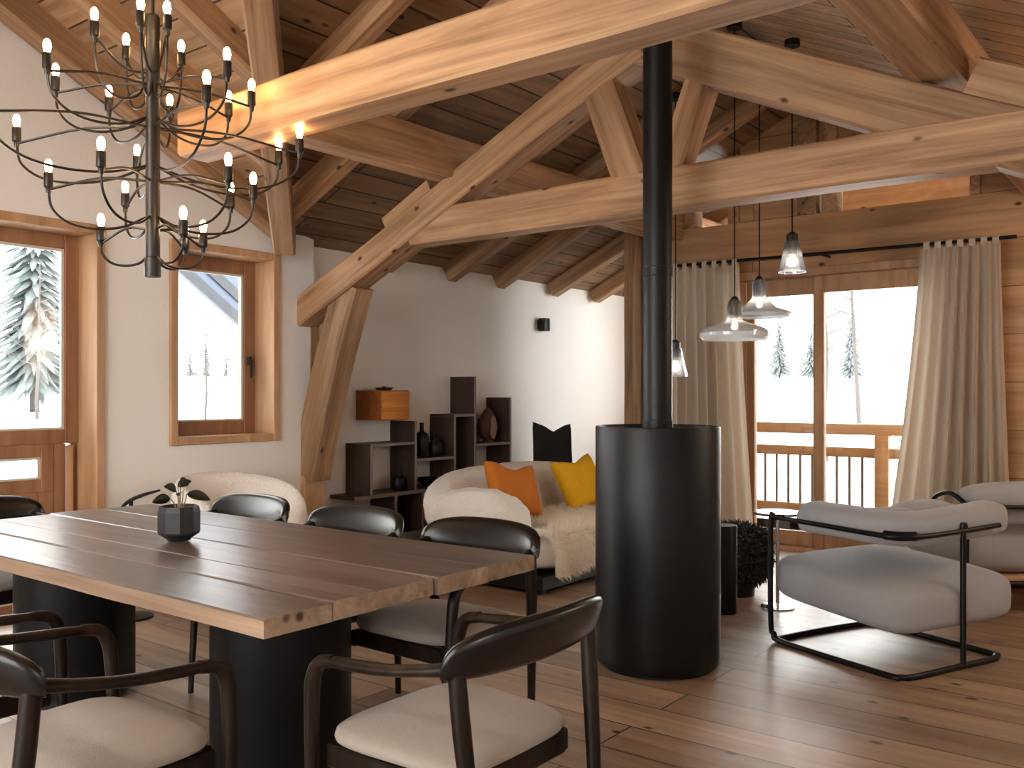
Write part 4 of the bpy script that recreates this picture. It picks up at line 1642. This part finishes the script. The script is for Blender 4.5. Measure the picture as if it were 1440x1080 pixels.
GC = 'snowy conifers outside'
conifer('tall conifer filling the upper middle of the tall left window', 10.35, 22.4, 8.5, 1.15, 1, GC)
conifer('slim conifer at the left edge of the tall left window', 7.7, 23.4, 6.0, .85, 2, GC)
conifer('smaller conifer close to the right jamb of the tall left window', 12.9, 24.2, 5.4, .8, 3, GC)
conifer('far conifer at the left of the small window', 22.95, 35.4, 1.9, .27, 4, GC)
conifer('far conifer at the middle of the small window', 23.75, 35.4, 2.4, .32, 5, GC)
conifer('far conifer at the right of the small window', 24.8, 35.4, 2.0, .3, 6, GC)
for i, (px_, h) in enumerate(((13.9, 2.6), (15.3, 3.4), (16.7, 2.8), (12.2, 3.6))):
    conifer(['far conifer through the glass right of the lowest pendant', 'tallest far conifer beyond the left glass leaf', 'far conifer furthest left beyond the terrace glass', 'far conifer just left of the central door stile'][i], 38.8, px_, h, .6, 10 + i, GC)


def bare_tree(label, u, v, h, seed):
    z = ground_z(u, v) - .1
    t = thing('bare_tree', label, 'tree', (u, v, z), 0, 'bare winter trees outside')
    r = random.Random(seed)
    lean = (r.uniform(-.05, .05) * h, r.uniform(-.05, .05) * h)
    pt = lambda f: Vector((lean[0] * f + mnoise.noise((f * 3, seed, 0)) * .08, lean[1] * f + mnoise.noise((f * 3, seed, 9)) * .08, h * f))
    tube('trunk', [pt(i / 8) for i in range(9)], [h * .0125, h * .004], BARK, t, sides=8, n=2)
    for k in range(9):
        f = .35 + .6 * k / 9
        a = r.uniform(0, 6.28)
        L = h * (.3 * (1 - f) + .07)
        b = pt(f)
        e = b + Vector((math.cos(a) * L, math.sin(a) * L, L * r.uniform(.3, .8)))
        mid = (b + e) / 2 + Vector((0, 0, -.05 * L))
        br = tube('branch', [b, mid, e], [h * .0045, h * .0012], BARK, t, sides=5, n=3)
        bm = bmesh.new()
        for q in range(4):
            g = .35 + .15 * q
            p = b.lerp(e, g)
            a2 = a + r.uniform(-1.2, 1.2)
            add_tube(bm, [p, p + Vector((math.cos(a2) * L * .35, math.sin(a2) * L * .35, L * .25))], [h * .0018, h * .0006], 4)
        obj('twigs', bm, BARK, br)
    return t


bare_tree('bare tree behind the balcony right of the central door stile', 16.0, 5.45, 4.2, 3)
bare_tree('thinner bare tree further right beyond the balcony', 20.4, 6.25, 4.6, 8)
bare_tree('single bare sapling in the middle of the small window', 8.2, 12.2, 2.4, 5)
bare_tree('bare sapling in the lower part of the tall left window', 9.3, 20.0, 3.4, 6)

# neighbouring roof seen through the small window
nr = thing('neighbouring_roof', 'blue grey metal roof edge outside the small window', 'roof', (6.3, 10.0, 0))


def rb(name, z_at, h, v0, v1, mat):
    sl = -.70
    bm = bmesh.new()
    add_prism(bm, [(-.9, z_at + .9 * .70), (1.9, z_at - 1.9 * .70), (1.9, z_at - 1.9 * .70 + h), (-.9, z_at + .9 * .70 + h)], 1, v0, v1)
    obj(name, bm, mat, nr)


rb('fascia_board', 2.80, .16, .00, .06, ZINCD)
rb('roof_sheet', 2.955, .16, .06, .9, ZINC)
rb('standing_seam', 3.115, .15, .03, .95, ZINCD)
rb('upper_sheet', 3.262, .5, .25, 1.0, ZINC)
bm = bmesh.new()
add_box(bm, (1.35, .2, -.6), (1.8, .9, 1.75))
obj('gable_wall', bm, SNOW, nr)
